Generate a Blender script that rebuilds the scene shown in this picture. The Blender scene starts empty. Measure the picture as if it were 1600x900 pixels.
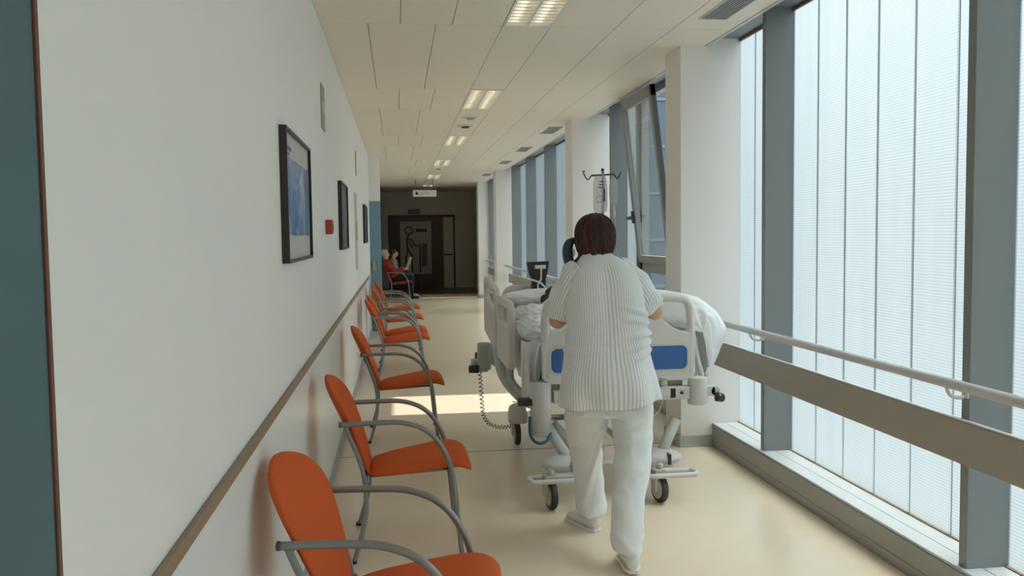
import bpy, bmesh, math, random
from mathutils import Vector, Matrix, noise
random.seed(7)
PI = math.pi
SC = bpy.context.scene
C = SC.collection

# ------------------------------------------------------------------ camera
cam_d = bpy.data.cameras.new('camera'); cam = bpy.data.objects.new('camera', cam_d); C.objects.link(cam)
R3 = Matrix(((0.99117197, 0.02097085, -0.13091354), (-0.1319363, 0.05863836, -0.98952229), (-0.01307457, 0.998059, 0.06088751)))
cam.matrix_world = Matrix.Translation((0, 0, 1.55)) @ R3.to_4x4()
cam_d.sensor_width = 36; cam_d.lens = 36 * 1350 / 1600; cam_d.clip_start = 0.02; cam_d.clip_end = 300
SC.camera = cam
# ------------------------------------------------------------------ light
W = bpy.data.worlds.new('world'); SC.world = W; W.use_nodes = True
bg = W.node_tree.nodes['Background']; bg.inputs[1].default_value = 1.75
_N = W.node_tree.nodes; _L = W.node_tree.links   # overcast sky: brighter overhead than at the horizon
_tc = _N.new('ShaderNodeTexCoord'); _sx = _N.new('ShaderNodeSeparateXYZ'); _rp = _N.new('ShaderNodeValToRGB')
_L.new(_tc.outputs['Generated'], _sx.inputs[0]); _L.new(_sx.outputs[2], _rp.inputs[0]); _L.new(_rp.outputs[0], bg.inputs[0])
_rp.color_ramp.elements[0].color = (0.34, 0.37, 0.38, 1); _rp.color_ramp.elements[0].position = 0.0
_rp.color_ramp.elements[1].color = (0.90, 0.97, 1.0, 1); _rp.color_ramp.elements[1].position = 0.75
sd = bpy.data.lights.new('sun', 'SUN'); so = bpy.data.objects.new('sun', sd); C.objects.link(so)
sd.energy = 3.7; sd.angle = math.radians(0.7); sd.color = (1, 0.95, 0.86)
so.rotation_euler = Vector((-1.0, 0.03, -1.12)).to_track_quat('-Z', 'Y').to_euler()
so.location = (8, 5, 9)
SC.view_settings.view_transform = 'Standard'; SC.view_settings.look = 'None'
SC.view_settings.gamma = 1; SC.view_settings.use_curve_mapping = False
SC.view_settings.exposure = 1.0
SC.render.engine = 'CYCLES'
SC.cycles.max_bounces = 14; SC.cycles.diffuse_bounces = 8; SC.cycles.glossy_bounces = 6
SC.cycles.transparent_max_bounces = 16; SC.cycles.transmission_bounces = 8
SC.cycles.sample_clamp_indirect = 6; SC.cycles.caustics_reflective = False
SC.cycles.use_denoising = True

# ------------------------------------------------------------------ materials
def mat(name, col, rough=0.6, metal=0.0, var=0.04, scale=30, bump=0.0, bscale=200, spec=0.5, stretch=None, coat=0, trans=0):
    m = bpy.data.materials.new(name); m.use_nodes = True; nt = m.node_tree; N = nt.nodes; L = nt.links
    p = N['Principled BSDF']
    p.inputs['Roughness'].default_value = rough; p.inputs['Metallic'].default_value = metal
    p.inputs['Specular IOR Level'].default_value = spec
    if coat: p.inputs['Coat Weight'].default_value = coat
    tc = N.new('ShaderNodeTexCoord'); mp = N.new('ShaderNodeMapping'); L.new(tc.outputs['Object'], mp.inputs[0])
    if stretch: mp.inputs['Scale'].default_value = stretch
    nz = N.new('ShaderNodeTexNoise'); nz.inputs['Scale'].default_value = scale; nz.inputs['Detail'].default_value = 4
    L.new(mp.outputs[0], nz.inputs['Vector'])
    mx = N.new('ShaderNodeMix'); mx.data_type = 'RGBA'
    mx.inputs[6].default_value = tuple(max(0, c * (1 - var)) for c in col) + (1,)
    mx.inputs[7].default_value = tuple(min(1, c * (1 + var)) for c in col) + (1,)
    L.new(nz.outputs['Fac'], mx.inputs[0]); L.new(mx.outputs[2], p.inputs['Base Color'])
    if bump:
        n2 = N.new('ShaderNodeTexNoise'); n2.inputs['Scale'].default_value = bscale; n2.inputs['Detail'].default_value = 3
        L.new(mp.outputs[0], n2.inputs['Vector'])
        b = N.new('ShaderNodeBump'); b.inputs['Strength'].default_value = bump; b.inputs['Distance'].default_value = 0.004
        L.new(n2.outputs['Fac'], b.inputs['Height']); L.new(b.outputs[0], p.inputs['Normal'])
    if trans: p.inputs['Transmission Weight'].default_value = trans
    m['p'] = 1
    return m

M = {}
M['wall'] = mat('wall_paint', (0.84, 0.835, 0.81), 0.55, var=0.015, scale=6, bump=0.12, bscale=120)
M['wall_low'] = mat('wainscot_paint', (0.84, 0.855, 0.855), 0.3, var=0.015, scale=5, bump=0.05, bscale=60)
M['column'] = mat('column_paint', (0.85, 0.815, 0.775), 0.6, var=0.015, scale=6, bump=0.1, bscale=120)
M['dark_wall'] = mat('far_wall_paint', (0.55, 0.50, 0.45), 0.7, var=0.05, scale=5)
M['tile'] = mat('ceiling_tile', (0.84, 0.755, 0.63), 0.5, var=0.012, scale=4)
M['void'] = mat('ceiling_void', (0.30, 0.22, 0.16), 0.9)
M['gray_base'] = mat('grey_skirting', (0.42, 0.43, 0.43), 0.5)
M['mullion'] = mat('mullion_paint', (0.19, 0.205, 0.21), 0.4, var=0.02)
M['sash'] = mat('sash_paint', (0.24, 0.245, 0.235), 0.4, var=0.02)
M['sill'] = mat('sill_face_shaded', (0.27, 0.265, 0.25), 0.4, var=0.03, scale=8)  # darker than the sill top; shade on the upright face put into the colour
M['silltop'] = mat('sill_top_metal', (0.56, 0.57, 0.57), 0.4, var=0.03, scale=8)
M['gasket'] = mat('gasket', (0.16, 0.10, 0.055), 0.8)
M['board'] = mat('guard_board', (0.30, 0.27, 0.235), 0.55, var=0.04, scale=12)
M['rail'] = mat('rail_paint', (0.58, 0.55, 0.54), 0.35, var=0.02)
M['trimwood'] = mat('dado_wood', (0.27, 0.19, 0.12), 0.5, var=0.15, scale=6, stretch=(8, 0.6, 8))
M['doorwood'] = mat('jamb_wood', (0.15, 0.055, 0.03), 0.6, var=0.35, scale=40)
M['teal'] = mat('teal_laminate', (0.055, 0.125, 0.14), 0.5, var=0.05, scale=5)
M['bluedoor'] = mat('blue_laminate', (0.16, 0.30, 0.38), 0.5, var=0.04, scale=5)
M['maroon'] = mat('maroon_door', (0.06, 0.025, 0.02), 0.45, var=0.1, scale=8)
M['black'] = mat('black_plastic', (0.018, 0.018, 0.02), 0.45)
M['darkgrey'] = mat('dark_grey_plastic', (0.07, 0.075, 0.08), 0.5)
M['bluedev'] = mat('blue_black_plastic', (0.03, 0.05, 0.08), 0.35)
M['orange'] = mat('orange_upholstery', (0.62, 0.115, 0.03), 0.85, var=0.22, scale=260, bump=0.5, bscale=420, spec=0.2)
M['redup'] = mat('red_upholstery', (0.36, 0.035, 0.02), 0.85, var=0.2, scale=200)
M['tube'] = mat('grey_painted_tube', (0.27, 0.27, 0.27), 0.32, metal=0.55, var=0.03)
M['chrome'] = mat('chrome', (0.6, 0.6, 0.6), 0.2, metal=1)
M['plate'] = mat('bed_plastic', (0.66, 0.655, 0.64), 0.35, var=0.015)
M['railpl'] = mat('bed_side_plastic', (0.60, 0.575, 0.54), 0.4, var=0.015)
M['bedmetal'] = mat('bed_metal', (0.60, 0.60, 0.59), 0.35, var=0.02)
M['blue'] = mat('blue_inset', (0.028, 0.115, 0.34), 0.4, var=0.03)
M['bluehose'] = mat('blue_hose', (0.02, 0.085, 0.15), 0.5)
M['tyre'] = mat('tyre', (0.03, 0.028, 0.027), 0.7)
M['hub'] = mat('hub_plastic', (0.48, 0.46, 0.42), 0.5)
M['sheet'] = mat('white_cotton', (0.83, 0.85, 0.87), 0.85, var=0.02, scale=20, bump=0.25, bscale=25, spec=0.2)
M['blanket'] = mat('white_blanket', (0.80, 0.80, 0.80), 0.9, var=0.02, scale=20, bump=0.6, bscale=130, spec=0.15)
M['trousers'] = mat('white_trousers', (0.80, 0.82, 0.84), 0.8, var=0.02, scale=20, bump=0.25, bscale=22, spec=0.2)
M['shoe'] = mat('white_leather', (0.74, 0.745, 0.74), 0.45, var=0.02)
M['skin'] = mat('skin', (0.58, 0.35, 0.22), 0.55, var=0.06, scale=40)
M['hair'] = mat('brown_hair', (0.052, 0.016, 0.009), 0.45, var=0.6, scale=90, stretch=(6, 6, 0.5), bump=0.6, bscale=90)
M['darkhair'] = mat('dark_hair', (0.03, 0.015, 0.01), 0.5, var=0.6, scale=60, bump=0.6, bscale=60)
M['whitehair'] = mat('white_hair', (0.5, 0.45, 0.36), 0.6, var=0.1, scale=60)
M['redjacket'] = mat('red_jacket', (0.33, 0.03, 0.018), 0.8, var=0.2, scale=40)
M['blackcloth'] = mat('black_cloth', (0.015, 0.012, 0.012), 0.8)
M['greycloth'] = mat('grey_cloth', (0.28, 0.29, 0.27), 0.8)
M['denim'] = mat('denim', (0.11, 0.16, 0.24), 0.8, var=0.15)
M['paper'] = mat('paper', (0.5, 0.5, 0.47), 0.8, var=0.12, scale=60)
M['white'] = mat('white_plastic', (0.75, 0.75, 0.73), 0.5)
M['tan'] = mat('tan_plate', (0.42, 0.33, 0.24), 0.6, var=0.15, scale=12)
M['greypaper'] = mat('grey_notice', (0.52, 0.50, 0.48), 0.6, var=0.12, scale=14)
M['red'] = mat('red_plastic', (0.40, 0.05, 0.02), 0.5)
M['frameblack'] = mat('black_frame', (0.025, 0.018, 0.016), 0.4)
M['cream'] = mat('cream_cladding', (0.55, 0.46, 0.38), 0.7)
M['facade'] = mat('blue_grey_facade', (0.065, 0.095, 0.135), 0.5, var=0.2, scale=1.5)
M['facade2'] = mat('grey_facade', (0.17, 0.19, 0.20), 0.6, var=0.1, scale=1.5)
M['fline'] = mat('facade_joint', (0.15, 0.17, 0.19), 0.6)
M['poster'] = mat('poster_film', (0.40, 0.36, 0.30), 0.5, var=0.05, scale=3)
M['louvre'] = mat('louvre_aluminium', (0.80, 0.78, 0.72), 0.28, metal=0.7, var=0.05)
M['tubewhite'] = mat('lamp_tube', (0.82, 0.80, 0.75), 0.4)
def m_lamp():
    m = mat('lamp_tube_lit', (0.82, 0.80, 0.75), 0.4); p = m.node_tree.nodes['Principled BSDF']
    p.inputs['Emission Color'].default_value = (1, 0.88, 0.68, 1); p.inputs['Emission Strength'].default_value = 1.6; return m
M['tubewhite'] = m_lamp()
M['line'] = mat('floor_joint', (0.2, 0.18, 0.15), 0.6)

def m_floor():
    m = mat('vinyl_floor', (0.81, 0.69, 0.53), 0.24, var=0.03, scale=9, spec=0.45)
    nt = m.node_tree; N = nt.nodes; L = nt.links; p = N['Principled BSDF']
    n = N.new('ShaderNodeTexNoise'); n.inputs['Scale'].default_value = 160; n.inputs['Detail'].default_value = 4
    tc = N.new('ShaderNodeTexCoord'); L.new(tc.outputs['Object'], n.inputs['Vector'])
    mr = N.new('ShaderNodeMapRange'); mr.inputs['From Min'].default_value = .3; mr.inputs['From Max'].default_value = .7
    mr.inputs['To Min'].default_value = 0.94; mr.inputs['To Max'].default_value = 1.05
    L.new(n.outputs['Fac'], mr.inputs['Value'])
    src = p.inputs['Base Color'].links[0].from_socket
    mu = N.new('ShaderNodeVectorMath'); mu.operation = 'SCALE'
    L.new(src, mu.inputs[0]); L.new(mr.outputs[0], mu.inputs['Scale']); L.new(mu.outputs[0], p.inputs['Base Color'])
    return m
M['floor'] = m_floor()
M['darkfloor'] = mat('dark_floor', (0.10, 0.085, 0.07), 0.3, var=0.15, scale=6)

def m_panel(k=1.0):
    m = bpy.data.materials.new('translucent_channel_glass'); m.use_nodes = True; nt = m.node_tree; N = nt.nodes; L = nt.links
    for n in list(N): N.remove(n)
    out = N.new('ShaderNodeOutputMaterial'); tc = N.new('ShaderNodeTexCoord')
    tr = N.new('ShaderNodeBsdfTranslucent'); di = N.new('ShaderNodeBsdfDiffuse'); gl = N.new('ShaderNodeBsdfGlossy')
    gl.inputs['Roughness'].default_value = 0.25; gl.inputs['Color'].default_value = (0.9, 0.95, 1, 1)
    nz = N.new('ShaderNodeTexNoise'); nz.inputs['Scale'].default_value = 2.0; nz.inputs['Detail'].default_value = 5
    mp = N.new('ShaderNodeMapping'); mp.inputs['Scale'].default_value = (1, 6, 0.7); L.new(tc.outputs['Object'], mp.inputs[0]); L.new(mp.outputs[0], nz.inputs['Vector'])
    wv = N.new('ShaderNodeTexWave'); wv.wave_type = 'BANDS'; wv.bands_direction = 'Z'; wv.inputs['Scale'].default_value = 22
    L.new(tc.outputs['Object'], wv.inputs['Vector'])
    mx = N.new('ShaderNodeMix'); mx.data_type = 'RGBA'
    mx.inputs[6].default_value = (0.62*k, 0.71*k, 0.735*k, 1); mx.inputs[7].default_value = (0.71*k, 0.79*k, 0.81*k, 1)
    L.new(nz.outputs['Fac'], mx.inputs[0])
    mx2 = N.new('ShaderNodeMix'); mx2.data_type = 'RGBA'; mx2.blend_type = 'MULTIPLY'; mx2.inputs[0].default_value = 0.16
    L.new(mx.outputs[2], mx2.inputs[6]); L.new(wv.outputs['Color'], mx2.inputs[7])
    L.new(mx2.outputs[2], tr.inputs['Color']); L.new(mx2.outputs[2], di.inputs['Color'])
    rf = N.new('ShaderNodeBsdfRefraction'); rf.inputs['Roughness'].default_value = 0.55; rf.inputs['IOR'].default_value = 1.25; L.new(mx2.outputs[2], rf.inputs['Color'])
    c_ = N.new('ShaderNodeMixShader'); c_.inputs[0].default_value = 0.9; L.new(tr.outputs[0], c_.inputs[1]); L.new(rf.outputs[0], c_.inputs[2])
    a = N.new('ShaderNodeMixShader'); a.inputs[0].default_value = 0.28; L.new(c_.outputs[0], a.inputs[1]); L.new(di.outputs[0], a.inputs[2])
    b = N.new('ShaderNodeMixShader'); b.inputs[0].default_value = 0.04; L.new(a.outputs[0], b.inputs[1]); L.new(gl.outputs[0], b.inputs[2])
    bp = N.new('ShaderNodeBump'); bp.inputs['Strength'].default_value = 0.3; bp.inputs['Distance'].default_value = 0.004
    L.new(wv.outputs['Fac'], bp.inputs['Height']); L.new(bp.outputs[0], gl.inputs['Normal'])
    L.new(b.outputs[0], out.inputs[0]); return m
M['panel'] = m_panel(); M['joint'] = m_panel(0.62)
def m_glass(name, tint, fac):
    m = bpy.data.materials.new(name); m.use_nodes = True; nt = m.node_tree; N = nt.nodes; L = nt.links
    for n in list(N): N.remove(n)
    out = N.new('ShaderNodeOutputMaterial'); t = N.new('ShaderNodeBsdfTransparent'); t.inputs[0].default_value = tint + (1,)
    g = N.new('ShaderNodeBsdfGlossy'); g.inputs['Roughness'].default_value = 0.02
    fr = N.new('ShaderNodeFresnel'); ge = N.new('ShaderNodeNewGeometry'); mi = N.new('ShaderNodeMapRange')
    mi.inputs['To Min'].default_value = fac; mi.inputs['To Max'].default_value = 1/fac; L.new(ge.outputs['Backfacing'], mi.inputs['Value']); L.new(mi.outputs[0], fr.inputs[0])
    mx = N.new('ShaderNodeMixShader'); L.new(fr.outputs[0], mx.inputs[0]); L.new(t.outputs[0], mx.inputs[1]); L.new(g.outputs[0], mx.inputs[2])
    L.new(mx.outputs[0], out.inputs[0]); return m
M['glass'] = m_glass('clear_glass', (0.88, 0.92, 0.93), 1.45)
def m_bag():
    m = m_glass('clear_bag_plastic', (0.93, 0.93, 0.93), 1.25); nt = m.node_tree; N = nt.nodes; L = nt.links
    out = [n for n in N if n.type == 'OUTPUT_MATERIAL'][0]; src = out.inputs[0].links[0].from_socket
    d1 = N.new('ShaderNodeBsdfDiffuse'); d1.inputs[0].default_value = (0.8, 0.8, 0.8, 1); d2 = N.new('ShaderNodeBsdfTranslucent'); d2.inputs[0].default_value = (0.8, 0.8, 0.8, 1)
    a = N.new('ShaderNodeMixShader'); L.new(d1.outputs[0], a.inputs[1]); L.new(d2.outputs[0], a.inputs[2])
    b = N.new('ShaderNodeMixShader'); nzz = N.new('ShaderNodeTexNoise'); nzz.inputs['Scale'].default_value = 30; mr = N.new('ShaderNodeMapRange'); mr.inputs['To Min'].default_value = 0.0; mr.inputs['To Max'].default_value = 0.75
    L.new(nzz.outputs['Fac'], mr.inputs['Value']); L.new(mr.outputs[0], b.inputs[0]); L.new(src, b.inputs[1]); L.new(a.outputs[0], b.inputs[2]); L.new(b.outputs[0], out.inputs[0]); return m
M['fluid'] = m_bag()
def m_picture(name, seed, cols):
    m = bpy.data.materials.new(name); m.use_nodes = True; nt = m.node_tree; N = nt.nodes; L = nt.links; p = N['Principled BSDF']
    tc = N.new('ShaderNodeTexCoord'); mp = N.new('ShaderNodeMapping'); mp.inputs['Location'].default_value = (seed, seed, 0); mp.inputs['Rotation'].default_value = (0.6, 0, 0)
    L.new(tc.outputs['Object'], mp.inputs[0])
    n = N.new('ShaderNodeTexNoise'); n.inputs['Scale'].default_value = 3.6; n.inputs['Detail'].default_value = 6; n.inputs['Distortion'].default_value = 1.2
    L.new(mp.outputs[0], n.inputs['Vector'])
    r = N.new('ShaderNodeValToRGB'); e = r.color_ramp.elements
    e[0].position = .35; e[0].color = cols[0] + (1,); e[1].position = .7; e[1].color = cols[2] + (1,)
    k = e.new(.52); k.color = cols[1] + (1,)
    L.new(n.outputs['Fac'], r.inputs[0]); L.new(r.outputs[0], p.inputs['Base Color']); p.inputs['Roughness'].default_value = 0.25
    return m
M['pic1'] = m_picture('blue_print', 3, ((0.02, 0.08, 0.24), (0.06, 0.19, 0.45), (0.42, 0.55, 0.66)))
M['pic2'] = m_picture('dark_print', 8, ((0.02, 0.02, 0.03), (0.10, 0.10, 0.12), (0.35, 0.33, 0.34)))
def m_stripes():
    m = bpy.data.materials.new('striped_tunic'); m.use_nodes = True; nt = m.node_tree; N = nt.nodes; L = nt.links; p = N['Principled BSDF']
    uv = N.new('ShaderNodeTexCoord'); sx = N.new('ShaderNodeSeparateXYZ'); L.new(uv.outputs['UV'], sx.inputs[0])
    mu = N.new('ShaderNodeMath'); mu.operation = 'MULTIPLY'; mu.inputs[1].default_value = 2 * PI; L.new(sx.outputs[0], mu.inputs[0])
    sn = N.new('ShaderNodeMath'); sn.operation = 'SINE'; L.new(mu.outputs[0], sn.inputs[0])
    mr = N.new('ShaderNodeMapRange'); mr.inputs['From Min'].default_value = -0.2; mr.inputs['From Max'].default_value = 0.9; L.new(sn.outputs[0], mr.inputs[0])
    mx = N.new('ShaderNodeMix'); mx.data_type = 'RGBA'; mx.inputs[6].default_value = (0.84, 0.86, 0.87, 1); mx.inputs[7].default_value = (0.58, 0.59, 0.61, 1)
    L.new(mr.outputs[0], mx.inputs[0]); L.new(mx.outputs[2], p.inputs['Base Color'])
    p.inputs['Roughness'].default_value = 0.85; p.inputs['Specular IOR Level'].default_value = 0.2
    tc = N.new('ShaderNodeTexCoord'); n2 = N.new('ShaderNodeTexNoise'); n2.inputs['Scale'].default_value = 14; L.new(tc.outputs['Object'], n2.inputs[0])
    b = N.new('ShaderNodeBump'); b.inputs['Strength'].default_value = 0.35; b.inputs['Distance'].default_value = 0.02
    L.new(n2.outputs['Fac'], b.inputs['Height']); L.new(b.outputs[0], p.inputs['Normal'])
    return m
M['tunic'] = m_stripes()

# ------------------------------------------------------------------ mesh helpers
def bx(bm, x0, x1, y0, y1, z0, z1):
    v = [bm.verts.new((x, y, z)) for x in (x0, x1) for y in (y0, y1) for z in (z0, z1)]
    for f in ((0, 1, 3, 2), (4, 6, 7, 5), (0, 4, 5, 1), (2, 3, 7, 6), (0, 2, 6, 4), (1, 5, 7, 3)):
        bm.faces.new([v[i] for i in f])
    return v
def obox(bm, c, size, rot):
    v = bx(bm, -size[0]/2, size[0]/2, -size[1]/2, size[1]/2, -size[2]/2, size[2]/2)
    for q in v: q.co = rot @ q.co + Vector(c)
    return v
def catmull(pts, n):
    pts = [Vector(p) for p in pts]
    if n <= 1 or len(pts) < 3: return pts
    P = [pts[0]*2-pts[1]] + pts + [pts[-1]*2-pts[-2]]; out = []
    for i in range(1, len(P)-2):
        a, b, c, d = P[i-1:i+3]
        for k in range(n):
            t = k/n
            out.append(0.5*((2*b)+(c-a)*t+(2*a-5*b+4*c-d)*t*t+(3*b-a-3*c+d)*t**3))
    out.append(pts[-1]); return out
def loft(bm, rings, cap=True, closed=False, uv=None, smooth=True):
    """rings: list of equal length point lists; uv(i_ring, j) -> (u,v)"""
    vr = [[bm.verts.new(p) for p in r] for r in rings]; n = len(rings[0])
    lay = bm.loops.layers.uv.verify() if uv else None
    R = len(vr)
    for i in range(R if closed else R-1):
        a = vr[i]; b = vr[(i+1) % R]
        for j in range(n):
            k = (j+1) % n
            try: f = bm.faces.new((a[j], a[k], b[k], b[j]))
            except ValueError: continue
            f.smooth = smooth
            if lay:
                for lp, (ii, jj) in zip(f.loops, ((i, j), (i, j+1), (i+1, j+1), (i+1, j))): lp[lay].uv = uv(ii, jj)
    if cap and not closed:
        for r, rev in ((vr[0], True), (vr[-1], False)):
            try:
                f = bm.faces.new(r[::-1] if rev else r); f.smooth = smooth
            except ValueError: pass
    return vr
def tube(bm, pts, r, seg=10, n=6, closed=False, rad=None):
    P = catmull(pts, n)
    if closed: P = P[:-1]
    L = len(P); rings = []; prev = None
    for i, p in enumerate(P):
        if closed: t = P[(i+1) % L]-P[i-1]
        else: t = (P[min(i+1, L-1)]-P[max(i-1, 0)])
        t.normalize()
        if prev is None:
            u = t.cross(Vector((0, 0, 1)))
            if u.length < 0.1: u = t.cross(Vector((0, 1, 0)))
        else: u = prev - t*prev.dot(t)
        u.normalize(); prev = u; w = t.cross(u)
        rr = rad(i/(L-1)) if rad else r
        rings.append([p+(u*math.cos(a)+w*math.sin(a))*rr for a in (2*PI*k/seg for k in range(seg))])
    loft(bm, rings, cap=not closed, closed=closed)
def cyl(bm, a, b, r, seg=20, r2=None):
    r2 = r if r2 is None else r2
    tube(bm, [a, b], r, seg, 1, rad=lambda t: r+(r2-r)*t)
def ell(bm, c, rx, ry, rz, seg=16, rot=None):
    res = bmesh.ops.create_uvsphere(bm, u_segments=seg, v_segments=max(8, seg*2//3), radius=1)
    for v in res['verts']:
        q = Vector((v.co.x*rx, v.co.y*ry, v.co.z*rz))
        if rot: q = rot @ q
        v.co = q+Vector(c)
        for f in v.link_faces: f.smooth = True
def capsule(bm, a, ra, b, rb, seg=14):
    a = Vector(a); b = Vector(b)
    ell(bm, a, ra, ra, ra, seg); ell(bm, b, rb, rb, rb, seg); cyl(bm, a, b, ra, seg, rb)
def prism(bm, pts, axis, d0, d1):
    """extrude 2D outline along axis; pts in the remaining two axes order (x,y,z minus axis)"""
    def mk(p, d):
        q = list(p); q.insert(axis, d); return q
    a = [bm.verts.new(mk(p, d0)) for p in pts]; b = [bm.verts.new(mk(p, d1)) for p in pts]; n = len(pts)
    bm.faces.new(a[::-1]); bm.faces.new(b)
    for i in range(n): bm.faces.new((a[i], a[(i+1) % n], b[(i+1) % n], b[i]))
def obj(name, bm, m, parent=None, bevel=0, sub=0, seg=2, auto=True):
    bmesh.ops.recalc_face_normals(bm, faces=bm.faces)
    me = bpy.data.meshes.new(name); bm.to_mesh(me); bm.free()
    me.materials.append(M[m] if isinstance(m, str) else m)
    o = bpy.data.objects.new(name, me); C.objects.link(o)
    if parent is not None: o.parent = parent
    if bevel:
        b = o.modifiers.new('bevel', 'BEVEL'); b.width = bevel; b.segments = seg; b.limit_method = 'ANGLE'; b.angle_limit = math.radians(40)
    if sub:
        s = o.modifiers.new('sub', 'SUBSURF'); s.levels = sub; s.render_levels = sub
    return o
def baked(o, smooth=True):
    """apply modifiers by evaluating"""
    dg = bpy.context.evaluated_depsgraph_get(); dg.update()
    me = bpy.data.meshes.new_from_object(o.evaluated_get(dg), depsgraph=dg)
    mt = list(o.data.materials); o.modifiers.clear(); o.data = me
    if not me.materials:
        for q in mt: me.materials.append(q)
    for p in me.polygons: p.use_smooth = smooth
    return o
def fuse(o, vox, it=6, fac=0.5):
    r = o.modifiers.new('r', 'REMESH'); r.mode = 'VOXEL'; r.voxel_size = vox; r.use_smooth_shade = True
    s = o.modifiers.new('s', 'SMOOTH'); s.iterations = it; s.factor = fac
    return baked(o)
def wrinkle(o, amp, scale, stretch=(1, 1, 1), seed=0):
    me = o.data
    for v in me.vertices:
        q = Vector((v.co.x*stretch[0], v.co.y*stretch[1], v.co.z*stretch[2]))*scale+Vector((seed, seed, seed))
        n = noise.noise(q); n = 1-abs(n)*2 if amp > 0 else n
        v.co += v.normal*abs(amp)*n
def tag(o, label=None, cat=None, group=None, kind=None):
    if label: o['label'] = label
    if cat: o['category'] = cat
    if group: o['group'] = group
    if kind: o['kind'] = kind
    return o
def empty(name, loc=(0, 0, 0), rz=0):
    o = bpy.data.objects.new(name, None); C.objects.link(o); o.location = loc; o.rotation_euler = (0, 0, rz); o.empty_display_size = 0.1
    return o
def thing(name, label, cat, loc=(0, 0, 0), rz=0, group=None): return tag(empty(name, loc, rz), label, cat, group)
def struct(name, bm, m, bevel=0):
    o = obj(name, bm, m, None, bevel); o['kind'] = 'structure'; return o
def kids(o): return [c for c in bpy.data.objects if c.parent == o]
def copy_tree(o, parent=None):
    c = o.copy(); C.objects.link(c); c.parent = parent
    for ch in kids(o): copy_tree(ch, c)
    return c
def B(): return bmesh.new()

XW = -0.44; ZC = 2.87; XG = 2.45; YB = -6.6; YE = 26.0; YD = 23.2
# ================================================================== room shell
bm = B(); bx(bm, XW-0.5, 2.6, YB, YD, -0.2, 0); struct('floor', bm, 'floor')
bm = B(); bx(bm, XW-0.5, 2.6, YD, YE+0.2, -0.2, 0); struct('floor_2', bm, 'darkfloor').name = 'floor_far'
bm = B()
for y in (6.12, 19.0, YD-0.02): bx(bm, XW+0.01, 2.0 if y < 10 else 2.24, y-0.006, y+0.006, 0, 0.0012)
struct('trim_1', bm, 'line')
# left wall above and below the dado
Y0 = 1.153
bm = B(); bx(bm, XW-0.25, XW, Y0, 14.4, 0.95, ZC+0.02); struct('wall_left', bm, 'wall')
bm = B(); bx(bm, XW-0.25, XW, Y0, 14.4, 0, 0.95); struct('wall_left_lower', bm, 'wall_low')
bm = B(); bx(bm, XW-0.25, XW, 14.58, YD, 0, ZC+0.02); bx(bm, XW-0.25, XW, YB, Y0-1.0, 0, ZC+0.02); bx(bm, XW-0.25, XW, Y0-1.0, Y0, 2.2, ZC+0.02); struct('wall_left_beyond', bm, 'wall')
bm = B(); bx(bm, XW, XW+0.016, Y0+0.01, 13.6, 0.930, 0.962); struct('trim_2', bm, 'trimwood', 0.004)
bm = B(); bx(bm, XW, XW+0.012, Y0+0.01, 14.4, 0, 0.075); bx(bm, XW, XW+0.012, 14.6, YD, 0, 0.075); struct('baseboard_left', bm, 'gray_base', 0.002)
# pier beside the far opening on the left
bm = B(); bx(bm, XW-0.02, -0.26, 14.4, 14.58, 2.14, ZC+0.02); struct('wall_left_pier', bm, 'wall')
pd = empty('door_1', (0, 0, 0)); pd['kind'] = 'structure'
obj('door_panel', (lambda b: (bx(b, XW-0.02, -0.262, 14.402, 14.578, 0.0, 2.14), b)[1])(B()), 'bluedoor', pd, 0.004)
obj('door_handle', (lambda b: (bx(b, -0.405, -0.345, 14.36, 14.40, 1.0, 1.16), b)[1])(B()), 'tan', pd, 0.006)
# teal door at the left edge of the frame
pd = empty('door_2', (0, 0, 0)); pd['kind'] = 'structure'
bm = B(); bx(bm, XW-0.06, XW+0.004, Y0-0.95, Y0-0.012, 0.0, 2.14); obj('door_leaf', bm, 'teal', pd, 0.002)
bm = B(); bx(bm, XW-0.06, XW+0.007, Y0-0.012, Y0-0.001, 0.0, 2.2); bx(bm, XW-0.06, XW+0.007, Y0-0.96, Y0-0.001, 2.145, 2.2)
obj('door_jamb', bm, 'doorwood', pd, 0.001)
bm = B(); bx(bm, XW-0.3, 2.6, YB-0.1, YB, 0, 3.0); struct('wall_back', bm, 'wall')
# ceiling: metal tiles under a dark void
bm = B(); bx(bm, XW-0.3, 2.25, YB-0.1, YD+0.4, 2.99, 3.05); struct('ceiling_slab', bm, 'void')
rows = []  # (y0,y1,kind)
y = 4.25-3.62*3
LIGHTS = []
while y < YD:
    rows.append((y, y+1.25, 'B')); rows.append((y+1.25, y+3.62, 'A')); LIGHTS.append(y); y += 3.62
bm = B(); g = 0.0022
for (a, b, k) in rows:
    a = max(a, YB); b = min(b, YD)
    if b-a < 0.05: continue
    xs = [XW, -0.15, 0.27, 0.69, 1.0, 1.42, 1.80, 2.19] if k == 'A' else [XW, 0.05, 0.37, 0.69, 1.0, 1.42, 1.80, 2.19]
    for x0, x1 in zip(xs, xs[1:]):
        if k == 'B' and x0 == 0.69: continue
        bx(bm, x0+g, x1-g, a+g, b-g, ZC, ZC+0.018)
        bx(bm, x0+g-0.002, x1-g+0.002, a+g-0.002, b-g+0.002, ZC+0.018, ZC+0.022)
bx(bm, XW-0.02, 0.69, YB, YD, ZC+0.028, ZC+0.032); bx(bm, 1.0, 2.2, YB, YD, ZC+0.028, ZC+0.032)
for (a, b, k) in rows:
    if k == 'A': bx(bm, 0.69, 1.0, a, b, ZC+0.028, ZC+0.032)
struct('ceiling', bm, 'tile', 0)
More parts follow.
